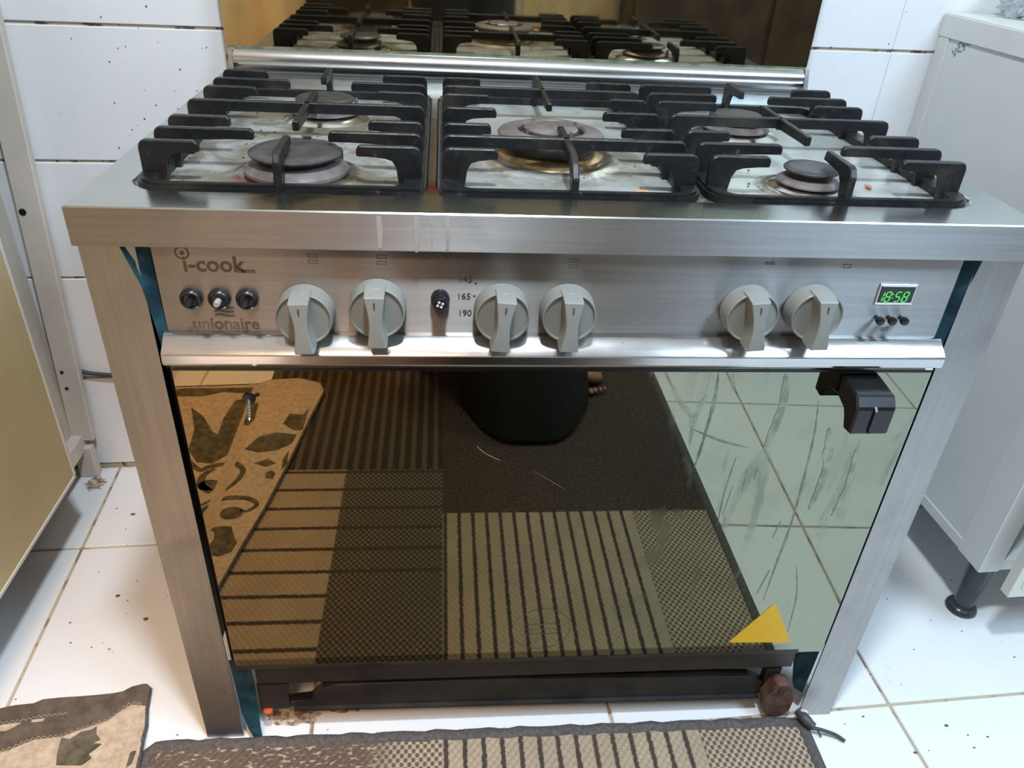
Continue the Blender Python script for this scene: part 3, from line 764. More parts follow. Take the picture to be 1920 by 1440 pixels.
# ------------------------------------------------------------------ burners
def LZ(z0, prof, f=.80): return [(r, z0+(h-z0)*f) for r, h in prof]
def burner(kind, x, y, label):
    b = thing('burner', label, 'burner', (x, y, H-PD+.0035), group='gas burners on the hob')
    z = H-PD+.0035
    if kind == 'big':
        obj('flared_base', LA(LZ(z, [(.050, z), (.0515, z+.003), (.051, z+.006), (.043, z+.013), (.036, z+.016)]), (x, y, 0), seg=56), M['burner_alloy'], b, smooth=35)
        obj('flame_ring', LA(LZ(z, [(.035, z+.014), (.0365, z+.018), (.040, z+.0225)]), (x, y, 0), seg=56), M['burner_black'], b, smooth=35)
        obj('burner_cap', LA(LZ(z, [(.041, z+.0222), (.0448, z+.0232), (.0452, z+.0255), (.043, z+.0275), (.036, z+.0284), (.0005, z+.0286)]), (x, y, 0), seg=56, cap=False), M['burner_black'], b, smooth=40)
        obj('spark_plug', LA(LZ(z, [(.003, z), (.003, z+.018), (.0015, z+.022)]), (x+.040, y+.028, 0), seg=10), M['sooty'], b, smooth=40)
        obj('cap_notch', B(x+.002, x+.010, y+.036, y+.043, z+.0222, z+.0236), M['black_plastic'], b)
    elif kind == 'triple':
        obj('drip_skirt', LA([(.062, z-.003), (.060, z+.003), (.052, z+.007), (.044, z+.008)], (x, y, 0), seg=64), M['burner_rust'], b, smooth=35)
        obj('outer_body', LA([(.048, z+.006), (.050, z+.015), (.053, z+.021)], (x, y, 0), seg=64), M['burner_black'], b, smooth=35)
        bm = bmesh.new()
        lathe(bm, [(.037, z+.016), (.037, z+.0265), (.039, z+.0290), (.046, z+.0290), (.0575, z+.0255), (.0590, z+.0235), (.0580, z+.0205), (.052, z+.019)], (x, y, 0), seg=64, cap=False)
        obj('outer_flame_ring', bm, M['burner_alloy'], b, smooth=35)
        obj('inner_body', LA([(.034, z+.010), (.030, z+.018), (.028, z+.022)], (x, y, 0), seg=48), M['burner_alloy'], b, smooth=35)
        obj('burner_cap', LA([(.026, z+.0260), (.0300, z+.0268), (.0300, z+.0295), (.0275, z+.0312), (.0005, z+.0314)], (x, y, 0), seg=48, cap=False), M['burner_alloy'], b, smooth=40)
        for a in (.5, 2.1, 3.7, 5.3):
            obj('ring_post', B(x+.033*math.cos(a)-.0015, x+.033*math.cos(a)+.0015, y+.033*math.sin(a)-.0015, y+.033*math.sin(a)+.0015, z+.018, z+.0330), M['burner_alloy'], b)
    else:
        s = {'small': .78, 'medium': 1.0}[kind]; dk = M['burner_black']
        obj('chrome_skirt', LA(LZ(z, [(.055*s, z-.0032), (.050*s, z+.0005), (.040*s, z+.004), (.034*s, z+.006)]), (x, y, 0), seg=48), M['skirt'], b, smooth=40)
        obj('flared_base', LA(LZ(z, [(.0385*s, z+.005), (.0430*s, z+.0065), (.0425*s, z+.0085), (.034*s, z+.0135), (.029*s, z+.0150)]), (x, y, 0), seg=48), M['burner_alloy'], b, smooth=35)
        obj('flame_ring', LA(LZ(z, [(.028*s, z+.013), (.029*s, z+.018), (.033*s, z+.0215)]), (x, y, 0), seg=48), dk, b, smooth=35)
        obj('burner_cap', LA(LZ(z, [(.033*s, z+.0212), (.0360*s, z+.0222), (.0362*s, z+.0242), (.034*s, z+.0262), (.026*s, z+.0270), (.0005, z+.0272)]), (x, y, 0), seg=48, cap=False), dk, b, smooth=40)
        obj('spark_plug', LA(LZ(z, [(.0025, z), (.0025, z+.018), (.0012, z+.021)]), (x+.036*s, y+.022*s, 0), seg=10), M['sooty'], b, smooth=40)
    return b
burner('big', -.2715, .116, 'wide black-capped burner at the front left of the hob')
burner('triple', -.007, .200, 'largest burner with a double brownish ring in the middle of the hob')
burner('small', .257, .109, 'smallest black-capped burner at the front right of the hob')
burner('medium', -.272, .35, 'black-capped burner behind the wide front left burner')
burner('medium', .25, .33, 'black-capped burner behind the smallest front right burner')

# ------------------------------------------------------------------ pan supports
ZT, ZB = .8025, H-PD+.0005
FYS = [.087, .134, .181, .253, .322, .369, .420]
T2 = .0036
def finger_pts(x0, d, L):
    """plate seen from the front: leg at x0, bar reaching L inwards (d = +1/-1)"""
    return [(x0, ZB), (x0, ZT-.007), (x0+d*.002, ZT-.002), (x0+d*.006, ZT), (x0+d*(L-.003), ZT), (x0+d*L, ZT-.003), (x0+d*L, ZT-.0105),
            (x0+d*.034, ZT-.0105), (x0+d*.027, ZT-.013), (x0+d*.023, ZT-.020), (x0+d*.022, ZB)]
def grate(name, label, x0, x1, Ls, Rs, kind, cl, cr):
    cx = (x0+x1)/2
    g_ = thing('pan_support', label, 'pan support', (cx, .255, ZB), group='cast iron pan supports')
    # ring frame lying in the hob recess
    n = 7
    out_ = rrect(x0, x1, .0505, .462, .030, n, (cr, cl, cl, cr))
    inn = rrect(x0+.020, x1-.020, .0620, .452, .012, n, (1, 1, 1, 1))
    bm = bmesh.new(); zb, zt = ZB, ZB+.0095
    k = len(out_); vo0 = [bm.verts.new((*p, zb)) for p in out_]; vo1 = [bm.verts.new((*p, zt)) for p in out_]
    vi0 = [bm.verts.new((*p, zb)) for p in inn]; vi1 = [bm.verts.new((*p, zt-.001)) for p in inn]
    for i in range(k):
        j = (i+1) % k
        for a, b_ in ((vo0, vo1), (vo1, vi1), (vi1, vi0), (vi0, vo0)):
            bm.faces.new((a[i], a[j], b_[j], b_[i]))
    bmesh.ops.recalc_face_normals(bm, faces=bm.faces)
    es = [e for e in bm.edges if e.verts[0] in vo1 and e.verts[1] in vo1]
    bmesh.ops.bevel(bm, geom=es, offset=.003, segments=2, affect='EDGES')
    obj('frame', bm, M['iron'], g_, smooth=40)
    full = (3,) if kind == 'side' else (1, 5)
    for i, y in enumerate(FYS):
        if i in full:
            pl = finger_pts(x0+.003, 1, (x1-x0)/2-.003)[:5]; pr = finger_pts(x1-.003, -1, (x1-x0)/2-.003)[:5]
            lo = [(x1-.003-.022, ZB), (x1-.003-.023, ZT-.020), (x1-.003-.027, ZT-.013), (x1-.003-.034, ZT-.0105)]
            lo2 = [(x0+.003+.034, ZT-.0105), (x0+.003+.027, ZT-.013), (x0+.003+.023, ZT-.020), (x0+.003+.022, ZB)]
            poly = pl[:4]+[pr[3], pr[2], pr[1], pr[0]]+lo+lo2
            obj('cross_bar', PR(poly, 'y', y-T2, y+T2, bev=.0012), M['iron'], g_)
        else:
            if Ls[i]: obj('finger', PR(finger_pts(x0+.003, 1, Ls[i]), 'y', y-T2, y+T2, bev=.0012), M['iron'], g_)
            if Rs[i]: obj('finger', PR(finger_pts(x1-.003, -1, Rs[i]), 'y', y-T2, y+T2, bev=.0012), M['iron'], g_)
    def ybar(pts_, zt=ZT, w=T2): return obj('finger', PR(pts_, 'x', cx-w, cx+w, bev=.0012), M['iron'], g_)
    if kind == 'side':
        ybar([(.168, ZT-.0105), (.168, ZT), (.318, ZT), (.318, ZT-.0105), (.262, ZT-.010), (.256, ZT-.014), (.250, ZT-.014), (.244, ZT-.010)])
        ybar([(.052, ZB), (.052, ZT-.010), (.058, ZT-.001), (.064, ZT), (.115, ZT), (.117, ZT-.010), (.078, ZT-.0105), (.070, ZT-.018), (.066, ZB)])
        ybar([(.460, ZB), (.460, ZT-.010), (.456, ZT-.001), (.450, ZT), (.395, ZT), (.393, ZT-.010), (.434, ZT-.0105), (.442, ZT-.018), (.446, ZB)])
    else:
        ybar([(.183, ZT-.0095), (.183, ZT), (.080, ZT), (.066, ZT-.006), (.054, ZT-.018), (.052, ZB), (.066, ZB), (.068, ZT-.022), (.082, ZT-.011)])
        ybar([(.286, ZT-.0095), (.286, ZT), (.452, ZT), (.459, ZT-.006), (.460, ZB), (.446, ZB), (.444, ZT-.022), (.430, ZT-.011)])
    return g_
sl = [.055, .096, .063, 0, .063, .094, .058]; sr = [.062, .094, .058, 0, .060, .094, .058]
grate('l', 'black cast iron pan support over the two left burners', -.4130, -.1440, sl, sr, 'side', 1, 0)
grate('c', 'black cast iron pan support over the big middle burner', -.1295, .1310, [.054, 0, .052, .062, .058, 0, .050], [.056, 0, .060, .068, .050, 0, .062], 'mid', 0, 1)
grate('r', 'black cast iron pan support over the two right burners', .1365, .4130, [.062, .092, .050, 0, .078, .092, .100], [.070, .112, .060, 0, .066, .108, .056], 'side', 1, 1)

# ------------------------------------------------------------------ crumbs
def lump(bm, c, r, sx=1, sy=1, sz=.6):
    q = bmesh.ops.create_icosphere(bm, subdivisions=1, radius=r)
    for v in q['verts']: v.co = Vector((v.co.x*sx*random.uniform(.75, 1.25), v.co.y*sy*random.uniform(.75, 1.25), v.co.z*sz))+Vector(c)
ZP = H-PD
def crumb(name, label, c, r, mat, sx=1, sy=1, sz=.6, group=None):
    bm = bmesh.new(); z = deckz(c[0], c[1]) if len(c) == 2 else c[2]
    lump(bm, (c[0], c[1], z+r*sz*.9), r, sx, sy, sz)
    return tag(obj(name, bm, mat), label, 'crumb', group)
crumb('food_crumb', 'orange brown wedge of dried food inside the middle pan support', (.071, .070), .0065, M['crumb_brown'], 1.4, .7, .7)
crumb('food_crumb', 'long white flake of dried food before the middle burner', (.046, .068), .0060, M['crumb_white'], 1.9, .5, .25)
crumb('food_crumb', 'bright yellow crumb beside the rear left burner', (-.222, .372), .0045, M['crumb_yellow'])
crumb('food_crumb', 'orange crumb at the front left corner inside the left pan support', (-.345, .068), .0035, M['crumb_brown'])
crumb('food_crumb', 'curved brown scrap right of the smallest burner', (.330, .118), .0050, M['crumb_brown'], .6, 1.5, .5)
YG = 'yellow crumbs along the left rim'
for p, w_ in (((-.4345, .385), 'farthest back'), ((-.4330, .250), 'nearest the stove front'), ((-.4340, .287), 'second from the stove front')):
    crumb('yellow_crumb', 'tiny yellow crumb on the left steel rim of the hob, '+w_, p, .0026, M['crumb_yellow'], 1.2, .8, .5, YG)
bm = bmesh.new()
for k in range(150):
    x = random.choice([random.gauss(.145, .010), random.uniform(-.39, .39), random.gauss(.19, .02), random.gauss(-.33, .03)]); y = random.uniform(.07, .44)
    if abs(x) > .40 or any(math.hypot(x-bx, y-by) < r*1.1 for bx, by, r in BUR): continue
    r = random.uniform(.0007, .0016); lump(bm, (x, y, deckz(x, y)+r*.4), r)
tag(obj('burnt_bits', bm, plain('burnt_bits', (.09, .055, .03), .8, 0, .8, 200)), 'scatter of small burnt food bits on the hob', 'crumbs', None, 'stuff')

# ------------------------------------------------------------------ rugs
def flat_poly(bm, pts, z0, z1): prism(bm, pts, 'z', z0, z1)
RX0, RX1, RY0, RY1 = -.527, .402, -1.75, -.003
rg = thing('woven_rug', 'long patchwork woven rug in brown and tan with grey binding, in front of the stove', 'rug', (-.06, -.8, 0))
def grid_sheet(name, x0, x1, y0, y1, nx, ny, zf, th, mat, parent):
    bm = bmesh.new()
    V = [[bm.verts.new((x0+(x1-x0)*i/nx, y0+(y1-y0)*j/ny, zf(x0+(x1-x0)*i/nx, y0+(y1-y0)*j/ny))) for i in range(nx+1)] for j in range(ny+1)]
    for j in range(ny):
        for i in range(nx): bm.faces.new((V[j][i], V[j][i+1], V[j+1][i+1], V[j+1][i]))
    r = bmesh.ops.extrude_face_region(bm, geom=bm.faces[:])
    for v in [e for e in r['geom'] if isinstance(e, bmesh.types.BMVert)]: v.co.z += th
    return obj(name, bm, mat, parent, smooth=50)
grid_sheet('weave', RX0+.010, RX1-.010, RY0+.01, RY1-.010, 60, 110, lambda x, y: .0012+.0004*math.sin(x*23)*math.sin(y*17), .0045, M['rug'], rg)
r_ = .0048
wob = lambda t: .0012*math.sin(t*31)+.0008*math.sin(t*77)
path = [(RX0+.004, RY0+.02+(RY1-RY0-.045)*k/60, .0052) for k in range(61)]
path += [(RX0+.006, RY1-.012, .0052), (RX0+.013, RY1-.005, .0052)]
path += [(RX0+.022+(RX1-RX0-.04)*k/60, RY1-.004+wob(k/60*3), .0052) for k in range(61)]
path += [(RX1-.008, RY1-.006, .0052), (RX1-.004, RY1-.014, .0052)]
path += [(RX1-.003, RY1-.02-(RY1-RY0-.045)*k/60, .0052) for k in range(61)]
path += [(RX1-.02, RY0+.004, .0052), (RX0+.02, RY0+.004, .0052), (RX0+.004, RY0+.02, .0052)]
bm = bmesh.new(); P_ = [Vector(p) for p in path]; n_ = len(P_)
ringv = []
for i, p in enumerate(P_):
    d = (P_[min(i+1, n_-1)]-P_[max(i-1, 0)]).normalized(); u = d.cross(Vector((0, 0, 1))).normalized()
    ringv.append([bm.verts.new(p+u*.0085*math.cos(a)+Vector((0, 0, .0042*math.sin(a)))) for a in [k*PI/4 for k in range(8)]])
for a, b_ in zip(ringv, ringv[1:]):
    for k in range(8): bm.faces.new((a[k], a[(k+1) % 8], b_[(k+1) % 8], b_[k]))
obj('binding', bm, M['binding'], rg, smooth=60)
bm = bmesh.new()
for k in range(46):
    x = random.uniform(RX0+.03, RX1-.03); l = random.uniform(.002, .006)
    tube(bm, [(x, RY1+.002, .004), (x+random.uniform(-.003, .003), RY1+.003+l, .0015)], [.0007, .0002], 4)
tag(obj('frayed_thread', bm, M['binding'], rg), kind='stuff')

# floral rug lying left of it, partly on top
fr = thing('floral_rug', 'cream rug with dark scrolls, leaves and a brown hem, left of the woven rug', 'rug', (-.8, -.4, 0))
right_edge = [(-.560, .091), (-.551, .084), (-.546, .052), (-.538, .024), (-.535, .002), (-.528, -.034), (-.515, -.13), (-.50, -.25), (-.48, -.36), (-.457, -.472), (-.437, -.60), (-.415, -.77), (-.399, -.87), (-.412, -.905), (-.46, -.925)]
back_edge = [(-1.20, .02), (-.95, .035), (-.85, .048), (-.748, .059), (-.738, .062), (-.727, .064), (-.704, .066), (-.694, .072), (-.673, .074), (-.646, .075), (-.622, .076), (-.597, .076), (-.585, .077), (-.575, .085)]
outline = back_edge+right_edge+[(-.56, -.915), (-.70, -.905), (-1.20, -.88)]
def rugz(x, y):
    z = .0015
    z += .0105*sst(x, -.560, -.530)*sst(-y, -.04, .03)              # climbs onto the woven rug
    z += .006*math.exp(-((x+.575)/.03)**2-((y-.075)/.02)**2)          # lifted corner
    return z
def sheet(name, pts, mat, parent, dz, th, sub=0.03):
    bm = bmesh.new(); vs = [bm.verts.new((x, y, 0)) for x, y in pts]; bm.faces.new(vs)
    xs = [p[0] for p in pts]; ys = [p[1] for p in pts]
    for ax, lo, hi in ((0, min(xs), max(xs)), (1, min(ys), max(ys))):
        t = lo+sub
        while t < hi:
            co = (t, 0, 0) if ax == 0 else (0, t, 0); no = (1, 0, 0) if ax == 0 else (0, 1, 0)
            bmesh.ops.bisect_plane(bm, geom=bm.verts[:]+bm.edges[:]+bm.faces[:], plane_co=co, plane_no=no)
            t += sub
    bmesh.ops.triangulate(bm, faces=bm.faces[:])
    for v in bm.verts: v.co.z = rugz(v.co.x, v.co.y)+dz
    r = bmesh.ops.extrude_face_region(bm, geom=bm.faces[:])
    for v in [e for e in r['geom'] if isinstance(e, bmesh.types.BMVert)]: v.co.z += th
    return obj(name, bm, mat, parent)
sheet('pile', outline, M['cream_pile'], fr, 0, .004, .035)
inner = [(-.568, .058), (-.583, .046), (-.592, .036), (-.608, .029), (-.627, .022), (-.645, .013), (-.68, .010), (-.707, -.004), (-.719, -.008), (-.80, -.030), (-1.20, -.06)]
sheet('hem', [(-1.20, .021), (-.95, .036)]+back_edge[2:]+[(-.560, .0912), (-.5502, .0842), (-.5455, .055), (-.549, .056)]+inner, M['brown_hem'], fr, .0042, .0016, .03)
sheet('pale_slit', [(-.736, .032), (-.716, .035), (-.707, .035), (-.715, .028), (-.722, .023), (-.732, .023)], M['cream_pile'], fr, .0061, .0004)  # pale slit-shaped patches laid on the hem
sheet('pale_slit', [(-.695, .039), (-.678, .041), (-.679, .036), (-.694, .035)], M['cream_pile'], fr, .0061, .0004)
def zigzag(pts, amp, step):
    sp = smooth_path([(x, y, 0) for x, y in pts], 20); out = []; acc = 0; k = 0
    for a, b_ in zip(sp, sp[1:]):
        acc += (b_-a).length
        if acc > step:
            acc = 0; k += 1; d = (b_-a).normalized(); nrm = Vector((-d.y, d.x, 0))
            q = b_+nrm*amp*(1 if k % 2 else -1); out.append((q.x, q.y, rugz(q.x, q.y)+.0064))
    return out
bm = bmesh.new()
tube(bm, zigzag([(-.55, .057)]+inner[:-1], .0022, .0030), .0005, 4)
obj('zigzag_stitch', bm, M['stitch'], fr)
obj('zigzag_stitch', TB(zigzag([(-.648, .048), (-.662, .046), (-.688, .044), (-.704, .040), (-.724, .037), (-.76, .032)], .0018, .0028), .0004, 4), M['stitch'], fr)
obj('edge_binding', TB([(x+.0005, y, rugz(x, y)+.002) for x, y in right_edge]+[(-.56, -.915, .004), (-.70, -.905, .004), (-1.2, -.88, .004)], .0028, 6), M['binding'], fr)
MOT = [[(-.685, -.816), (-.65, -.781), (-.616, -.723), (-.603, -.714), (-.605, -.772), (-.596, -.842), (-.56, -.861), (-.537, -.815), (-.534, -.755), (-.56, -.698), (-.566, -.644), (-.59, -.614), (-.622, -.619), (-.65, -.66), (-.656, -.731)],
       [(-.556, -.408), (-.539, -.416), (-.507, -.416), (-.497, -.39), (-.488, -.373), (-.493, -.351), (-.513, -.341), (-.533, -.347), (-.547, -.38)],
       [(-.531, -.648), (-.512, -.69), (-.478, -.705), (-.435, -.697), (-.440, -.666), (-.467, -.643), (-.502, -.636)],
       [(-.47, -.738), (-.462, -.776), (-.432, -.771), (-.423, -.80), (-.425, -.715), (-.442, -.713)],
       [(-.504, -.6), (-.48, -.614), (-.46, -.599), (-.48, -.589)],
       [(-.449, -.613), (-.442, -.640), (-.438, -.60), (-.446, -.577)],
       [(-.476, -.568), (-.465, -.578), (-.456, -.567), (-.458, -.55), (-.473, -.554)],
       [(-.769, -.880), (-.72, -.895), (-.642, -.895), (-.56, -.90), (-.561, -.872), (-.629, -.880), (-.674, -.862), (-.727, -.862)],
       [(-.645, .011), (-.633, .008), (-.622, .019), (-.61, .021), (-.604, .026), (-.601, .015), (-.592, .006), (-.6, .001), (-.588, -.001), (-.6, -.015), (-.594, -.021), (-.603, -.031), (-.636, -.029), (-.641, -.014)],
       [(-.566, -.035), (-.562, -.026), (-.552, -.024), (-.540, -.018), (-.5355, -.019), (-.535, -.037), (-.55, -.05)],
       [(-.76, -.10), (-.70, -.06), (-.66, -.10), (-.63, -.16), (-.68, -.20), (-.74, -.17)],
       [(-.85, -.30), (-.78, -.26), (-.70, -.30), (-.66, -.36), (-.72, -.42), (-.80, -.40)],
       [(-1.02, -.60), (-.93, -.55), (-.84, -.60), (-.80, -.68), (-.88, -.74), (-.98, -.70)]]
for k, q in enumerate(MOT): sheet('leaf_motif', q, M['motif'], fr, .0042, .0008, .03)
def ribbon(pts, w):
    sp = smooth_path([(x, y, 0) for x, y in pts], 6); bm = bmesh.new(); row = []
    for i, p in enumerate(sp):
        d = (sp[min(i+1, len(sp)-1)]-sp[max(i-1, 0)]).normalized(); nrm = Vector((-d.y, d.x, 0))*w/2*(.5+.5*math.sin(PI*min(1, .15+i/len(sp))))
        row.append([bm.verts.new((q.x, q.y, rugz(q.x, q.y)+.0050)) for q in (p+nrm, p-nrm)])
    for a, b_ in zip(row, row[1:]): bm.faces.new((a[0], a[1], b_[1], b_[0]))
    return obj('scroll_motif', bm, M['motif'], fr)
ribbon([(-.639, -.623), (-.611, -.594), (-.592, -.604), (-.563, -.611), (-.539, -.6), (-.521, -.579), (-.524, -.551), (-.539, -.525), (-.56, -.506), (-.58, -.487)], .012)
ribbon([(-.571, -.525), (-.595, -.546), (-.598, -.576), (-.582, -.597)], .016)
ribbon([(-.576, -.456), (-.57, -.48), (-.544, -.493), (-.504, -.495), (-.481, -.485), (-.474, -.472), (-.488, -.457), (-.501, -.46)], .011)
for cx, cy in ((-.58, -.545), (-.515, -.452)): sheet('scroll_motif', [(cx+.021*math.cos(a*PI/6), cy+.017*math.sin(a*PI/6)) for a in range(12)], M['motif'], fr, .0042, .0008)

# ------------------------------------------------------------------ left cabinet
lc = thing('left_cabinet', 'aged cream metal cabinet left of the stove, cut by the frame edge', 'cabinet', (-1.05, -.6, 0))
PX = -.745
pn = obj('side_panel', B(PX-.016, PX, -2.10, .405, .146, .86, bev=.001), M['cab_olive'], lc)
obj('panel_edge', B(PX-.018, PX+.0015, .4045, .4095, .144, .86), M['cab_edge'], lc)
obj('panel_edge', B(PX-.018, PX+.0015, -2.10, .4095, .141, .1465), M['cab_edge'], lc)
bm = B(-.832, -.792, .585, .600, .085, .86, bev=.002)
bmesh.ops.transform(bm, matrix=Matrix.Translation((0, 0, .09)) @ Matrix.Shear('XY', 4, (.055, 0)) @ Matrix.Translation((0, 0, -.09)), verts=bm.verts)
po = obj('rear_post', bm, M['cab_post'], lc)
obj('post_flange', B(-.842, -.830, .566, .600, .085, .60), M['cab_post'], lc)
for (x, z, r) in ((-.797, .542, .0055), (-.812, .240, .003), (-.812, .205, .003)):
    obj('post_hole', LA([(r, 0), (r, -.0015), (r*.5, -.002)], (x, .585, z), 'y', 14), M['black_plastic'], po)
obj('bottom_rail', B(-.838, -.812, -2.0, .595, .062, .098, bev=.002), M['cab_post'], lc)
obj('foot', B(-.835, -.800, .580, .600, 0.0, .072, bev=.002), M['cab_post'], lc)
obj('foot', B(-.835, -.800, -1.98, -1.95, 0.0, .062, bev=.002), M['cab_post'], lc)
obj('bottom_shelf', B(-1.50, -.838, -2.0, .560, .075, .085), M['cab_post'], lc)
obj('top_board', B(-1.55, -.745, -2.10, .560, .86, .885, bev=.002), M['cab_post'], lc)
obj('far_side', B(-1.55, -1.53, -2.10, .560, 0.0, .86), M['cab_post'], lc)
tag(obj('power_cable', TB(smooth_path([(-.96, .590, .262), (-.90, .594, .247), (-.875, .597, .244), (-.80, .604, .232), (-.745, .606, .222), (-.60, .610, .216), (-.43, .612, .21)], 6), .0038, 8), M['cable'], smooth=60), 'thin dark grey cable running along the wall behind the left cabinet to the stove', 'cable')

# ------------------------------------------------------------------ right cabinet
rc = thing('right_cabinet', 'cream cabinet on black plastic feet to the right of the stove', 'cabinet', (1.0, .35, 0))
CX, CY, CZ0, CZ1, CB = .734, .120, .131, .8795, .648
obj('side_panel', B(CX+.004, CX+.018, CY+.004, CB-.002, CZ0+.004, CZ1-.004), M['cab_cream'], rc)
obj('top_rail', B(CX, CX+.018, CY, CB, CZ1-.034, CZ1, bev=.0012), M['cab_cream'], rc)
obj('bottom_rail', B(CX+.002, CX+.018, CY+.056, CB, CZ0, CZ0+.020, bev=.001), M['cab_cream'], rc)
obj('front_post', B(CX, CX+.036, CY, CY+.055, CZ0, CZ1-.034, bev=.0012), M['cab_cream'], rc)
obj('rear_post', B(CX+.001, CX+.018, CB-.028, CB, CZ0, CZ1-.034, bev=.0012), M['cab_cream'], rc)
obj('top_board', B(CX+.001, 1.55, CY, CB, CZ1-.004, CZ1+.002, bev=.001), M['cab_edge'], rc)
obj('front_rail', B(CX+.036, 1.55, CY+.003, CY+.03, CZ0, CZ0+.022, bev=.001), M['cab_cream'], rc)
obj('bottom_shelf', B(CX+.018, 1.55, CY+.03, CB-.002, CZ0+.004, CZ0+.016), M['cab_cream'], rc)
obj('far_side', B(1.53, 1.55, CY, CB, CZ0, CZ1-.004), M['cab_cream'], rc)
dd = obj('door', B(.7480, 1.14, .068, .086, .130, .80, bev=.001), M['cab_edge'], rc)
obj('door_inset', B(.7620, 1.12, .066, .0685, .150, .78, bev=.001), M['cab_cream'], dd)
for (x, y) in ((.781, .161), (.781, .58), (1.48, .161), (1.48, .58)):
    f_ = obj('foot', LA([(.0155, .012), (.017, .030), (.019, .10), (.020, CZ0+.002)], (x, y, 0), seg=28), M['leg_plastic'], rc, smooth=50)
    obj('foot_pad', LA([(.0235, 0.0), (.0255, .003), (.0245, .0075), (.019, .012), (.014, .014)], (x, y, 0), seg=32), M['leg_plastic'], f_, smooth=50)
def stroke(pts, r=.0008):
    obj('pen_stroke', TB([(CX+.0034, y, z) for y, z in pts], r, 5), M['blue_ink'], rc)
stroke([(.6052, .8300), (.5937, .8229), (.5976, .8345)])                                  # tick shaped digit
stroke([(.5880, .8430), (.5932, .8440), (.5954, .8400), (.5890, .8376), (.5930, .8345), (.5911, .8307), (.5819, .8322)])
stroke([(.5800, .8425), (.5840, .8435), (.5840, .8395), (.5790, .8405), (.5800, .8430), (.5764, .8340)])
stroke([(.5745, .8490), (.5742, .8420)]); stroke([(.5700, .8500), (.5690, .8430)])
turn(rc)
# crumpled clear plastic on top of it
bm = bmesh.new(); bmesh.ops.create_icosphere(bm, subdivisions=4, radius=1)
for v in bm.verts:
    n = v.co.normalized(); s = 1+.22*math.sin(n.x*9+n.y*5)*math.sin(n.z*11+n.x*4)+.10*math.sin(n.y*23+n.z*17)
    v.co = Vector((.870+n.x*.075*s, .590+n.y*.050*s, CZ1+.002+max(0, .035+n.z*.042*s)))
bg = tag(obj('plastic_bag', bm, M['clear'], smooth=30), 'crumpled clear plastic bag on top of the right cabinet', 'bag')
turn(bg)

# ------------------------------------------------------------------ cable remnants by the right leg
cr_ = thing('cable_end', 'frayed dark wire stub with white wrapping beside the right stove leg', 'wire', (.40, -.005, 0))
bm = bmesh.new(); lump(bm, (.3990, -.004, .018), .0095, 1.1, .8, 1.3)
obj('white_wrap', bm, plain('white_wrap', (.62, .60, .52), .6), cr_)
bm = bmesh.new()
tube(bm, smooth_path([(.399, -.006, .020), (.404, -.022, .014), (.418, -.026, .013), (.440, -.032, .008), (.452, -.040, .004)], 5), .0026, 7)
tube(bm, smooth_path([(.398, -.006, .020), (.405, -.018, .019), (.414, -.024, .012), (.420, -.032, .004)], 5), .0014, 6)
obj('wire', bm, M['cable'], cr_, smooth=60)
obj('wire_sleeve', TB(smooth_path([(.394, .000, .020), (.400, -.014, .020), (.408, -.024, .016)], 4), [.007]*3+[.008]*3+[.007]*3, 9), M['cable'], cr_, smooth=60)
# grime patch left on the floor under the stove's left corner and small dirt
def blob(name, cx, cy, rx, ry, mat, label, seed):
    rnd = random.Random(seed); n = 26; pts = []
    for k in range(n):
        a = 2*PI*k/n; s = rnd.uniform(.72, 1.15); pts.append((cx+rx*s*math.cos(a), cy+ry*s*math.sin(a)))
    bm = bmesh.new(); prism(bm, pts, 'z', .0002, .0008)
    return tag(obj(name, bm, mat), label, 'stain')
def mat_grime():
    t = NT('brown_grime'); n = t.noise(t.pos(), 90, 5, .7)
    return t.out(t.mix(t.step(n, .4, .62), (.55, .48, .40), (.22, .12, .05)), .7)
M['grime'] = mat_grime()
blob('grime_stain', -.335, .034, .040, .014, M['grime'], 'brown grime patch on the floor under the left end of the stove', 3)
blob('grime_stain', -.270, .046, .040, .008, M['grime'], 'narrow brown grime smear under the stove base bar', 5)
blob('grime_stain', -.800, .560, .020, .022, M['grime'], 'small brown grime patch on the floor at the foot of the left cabinet post', 8)
bm = bmesh.new()
for k in range(90):
    x = random.choice([random.uniform(-.74, -.47), random.uniform(.46, .95)]); y = random.uniform(-.1, .55)
    r = random.uniform(.0006, .0017); lump(bm, (x, y, r*.3), r, 1.3, 1, .4)
for (x, y, r) in ((-.7, .47, .004), (-.565, .32, .005), (-.66, .27, .004), (-.60, .22, .004), (.62, -.02, .003), (.50, .0, .002), (.55, -.06, .003)): lump(bm, (x, y, r*.15), r, 1.2, .8, .2)
tag(obj('floor_dirt', bm, plain('floor_dirt', (.14, .09, .06), .9)), 'scatter of dark dirt specks on the white floor tiles', 'dirt', None, 'stuff')

bm = bmesh.new()
cs_, sn_ = math.cos(ROOM), math.sin(ROOM)
for k in range(95):
    u = random.gauss(-.53, .075) if k < 70 else random.uniform(.5, .72); z = random.uniform(.42, .93); r = random.uniform(.0006, .0018)
    q = bmesh.ops.create_icosphere(bm, subdivisions=1, radius=r)
    for v in q['verts']:
        w = Vector((u+v.co.x, .651+v.co.y*.25, z+v.co.z*random.uniform(.9, 1.5))); v.co = Vector((w.x*cs_-w.y*sn_, w.x*sn_+w.y*cs_, w.z))
tag(obj('wall_specks', bm, plain('grease_specks', (.20, .15, .11), .8, 0, .6, 30)), 'dark grease specks spattered on the white wall tiles beside the lid', 'dirt', None, 'stuff')

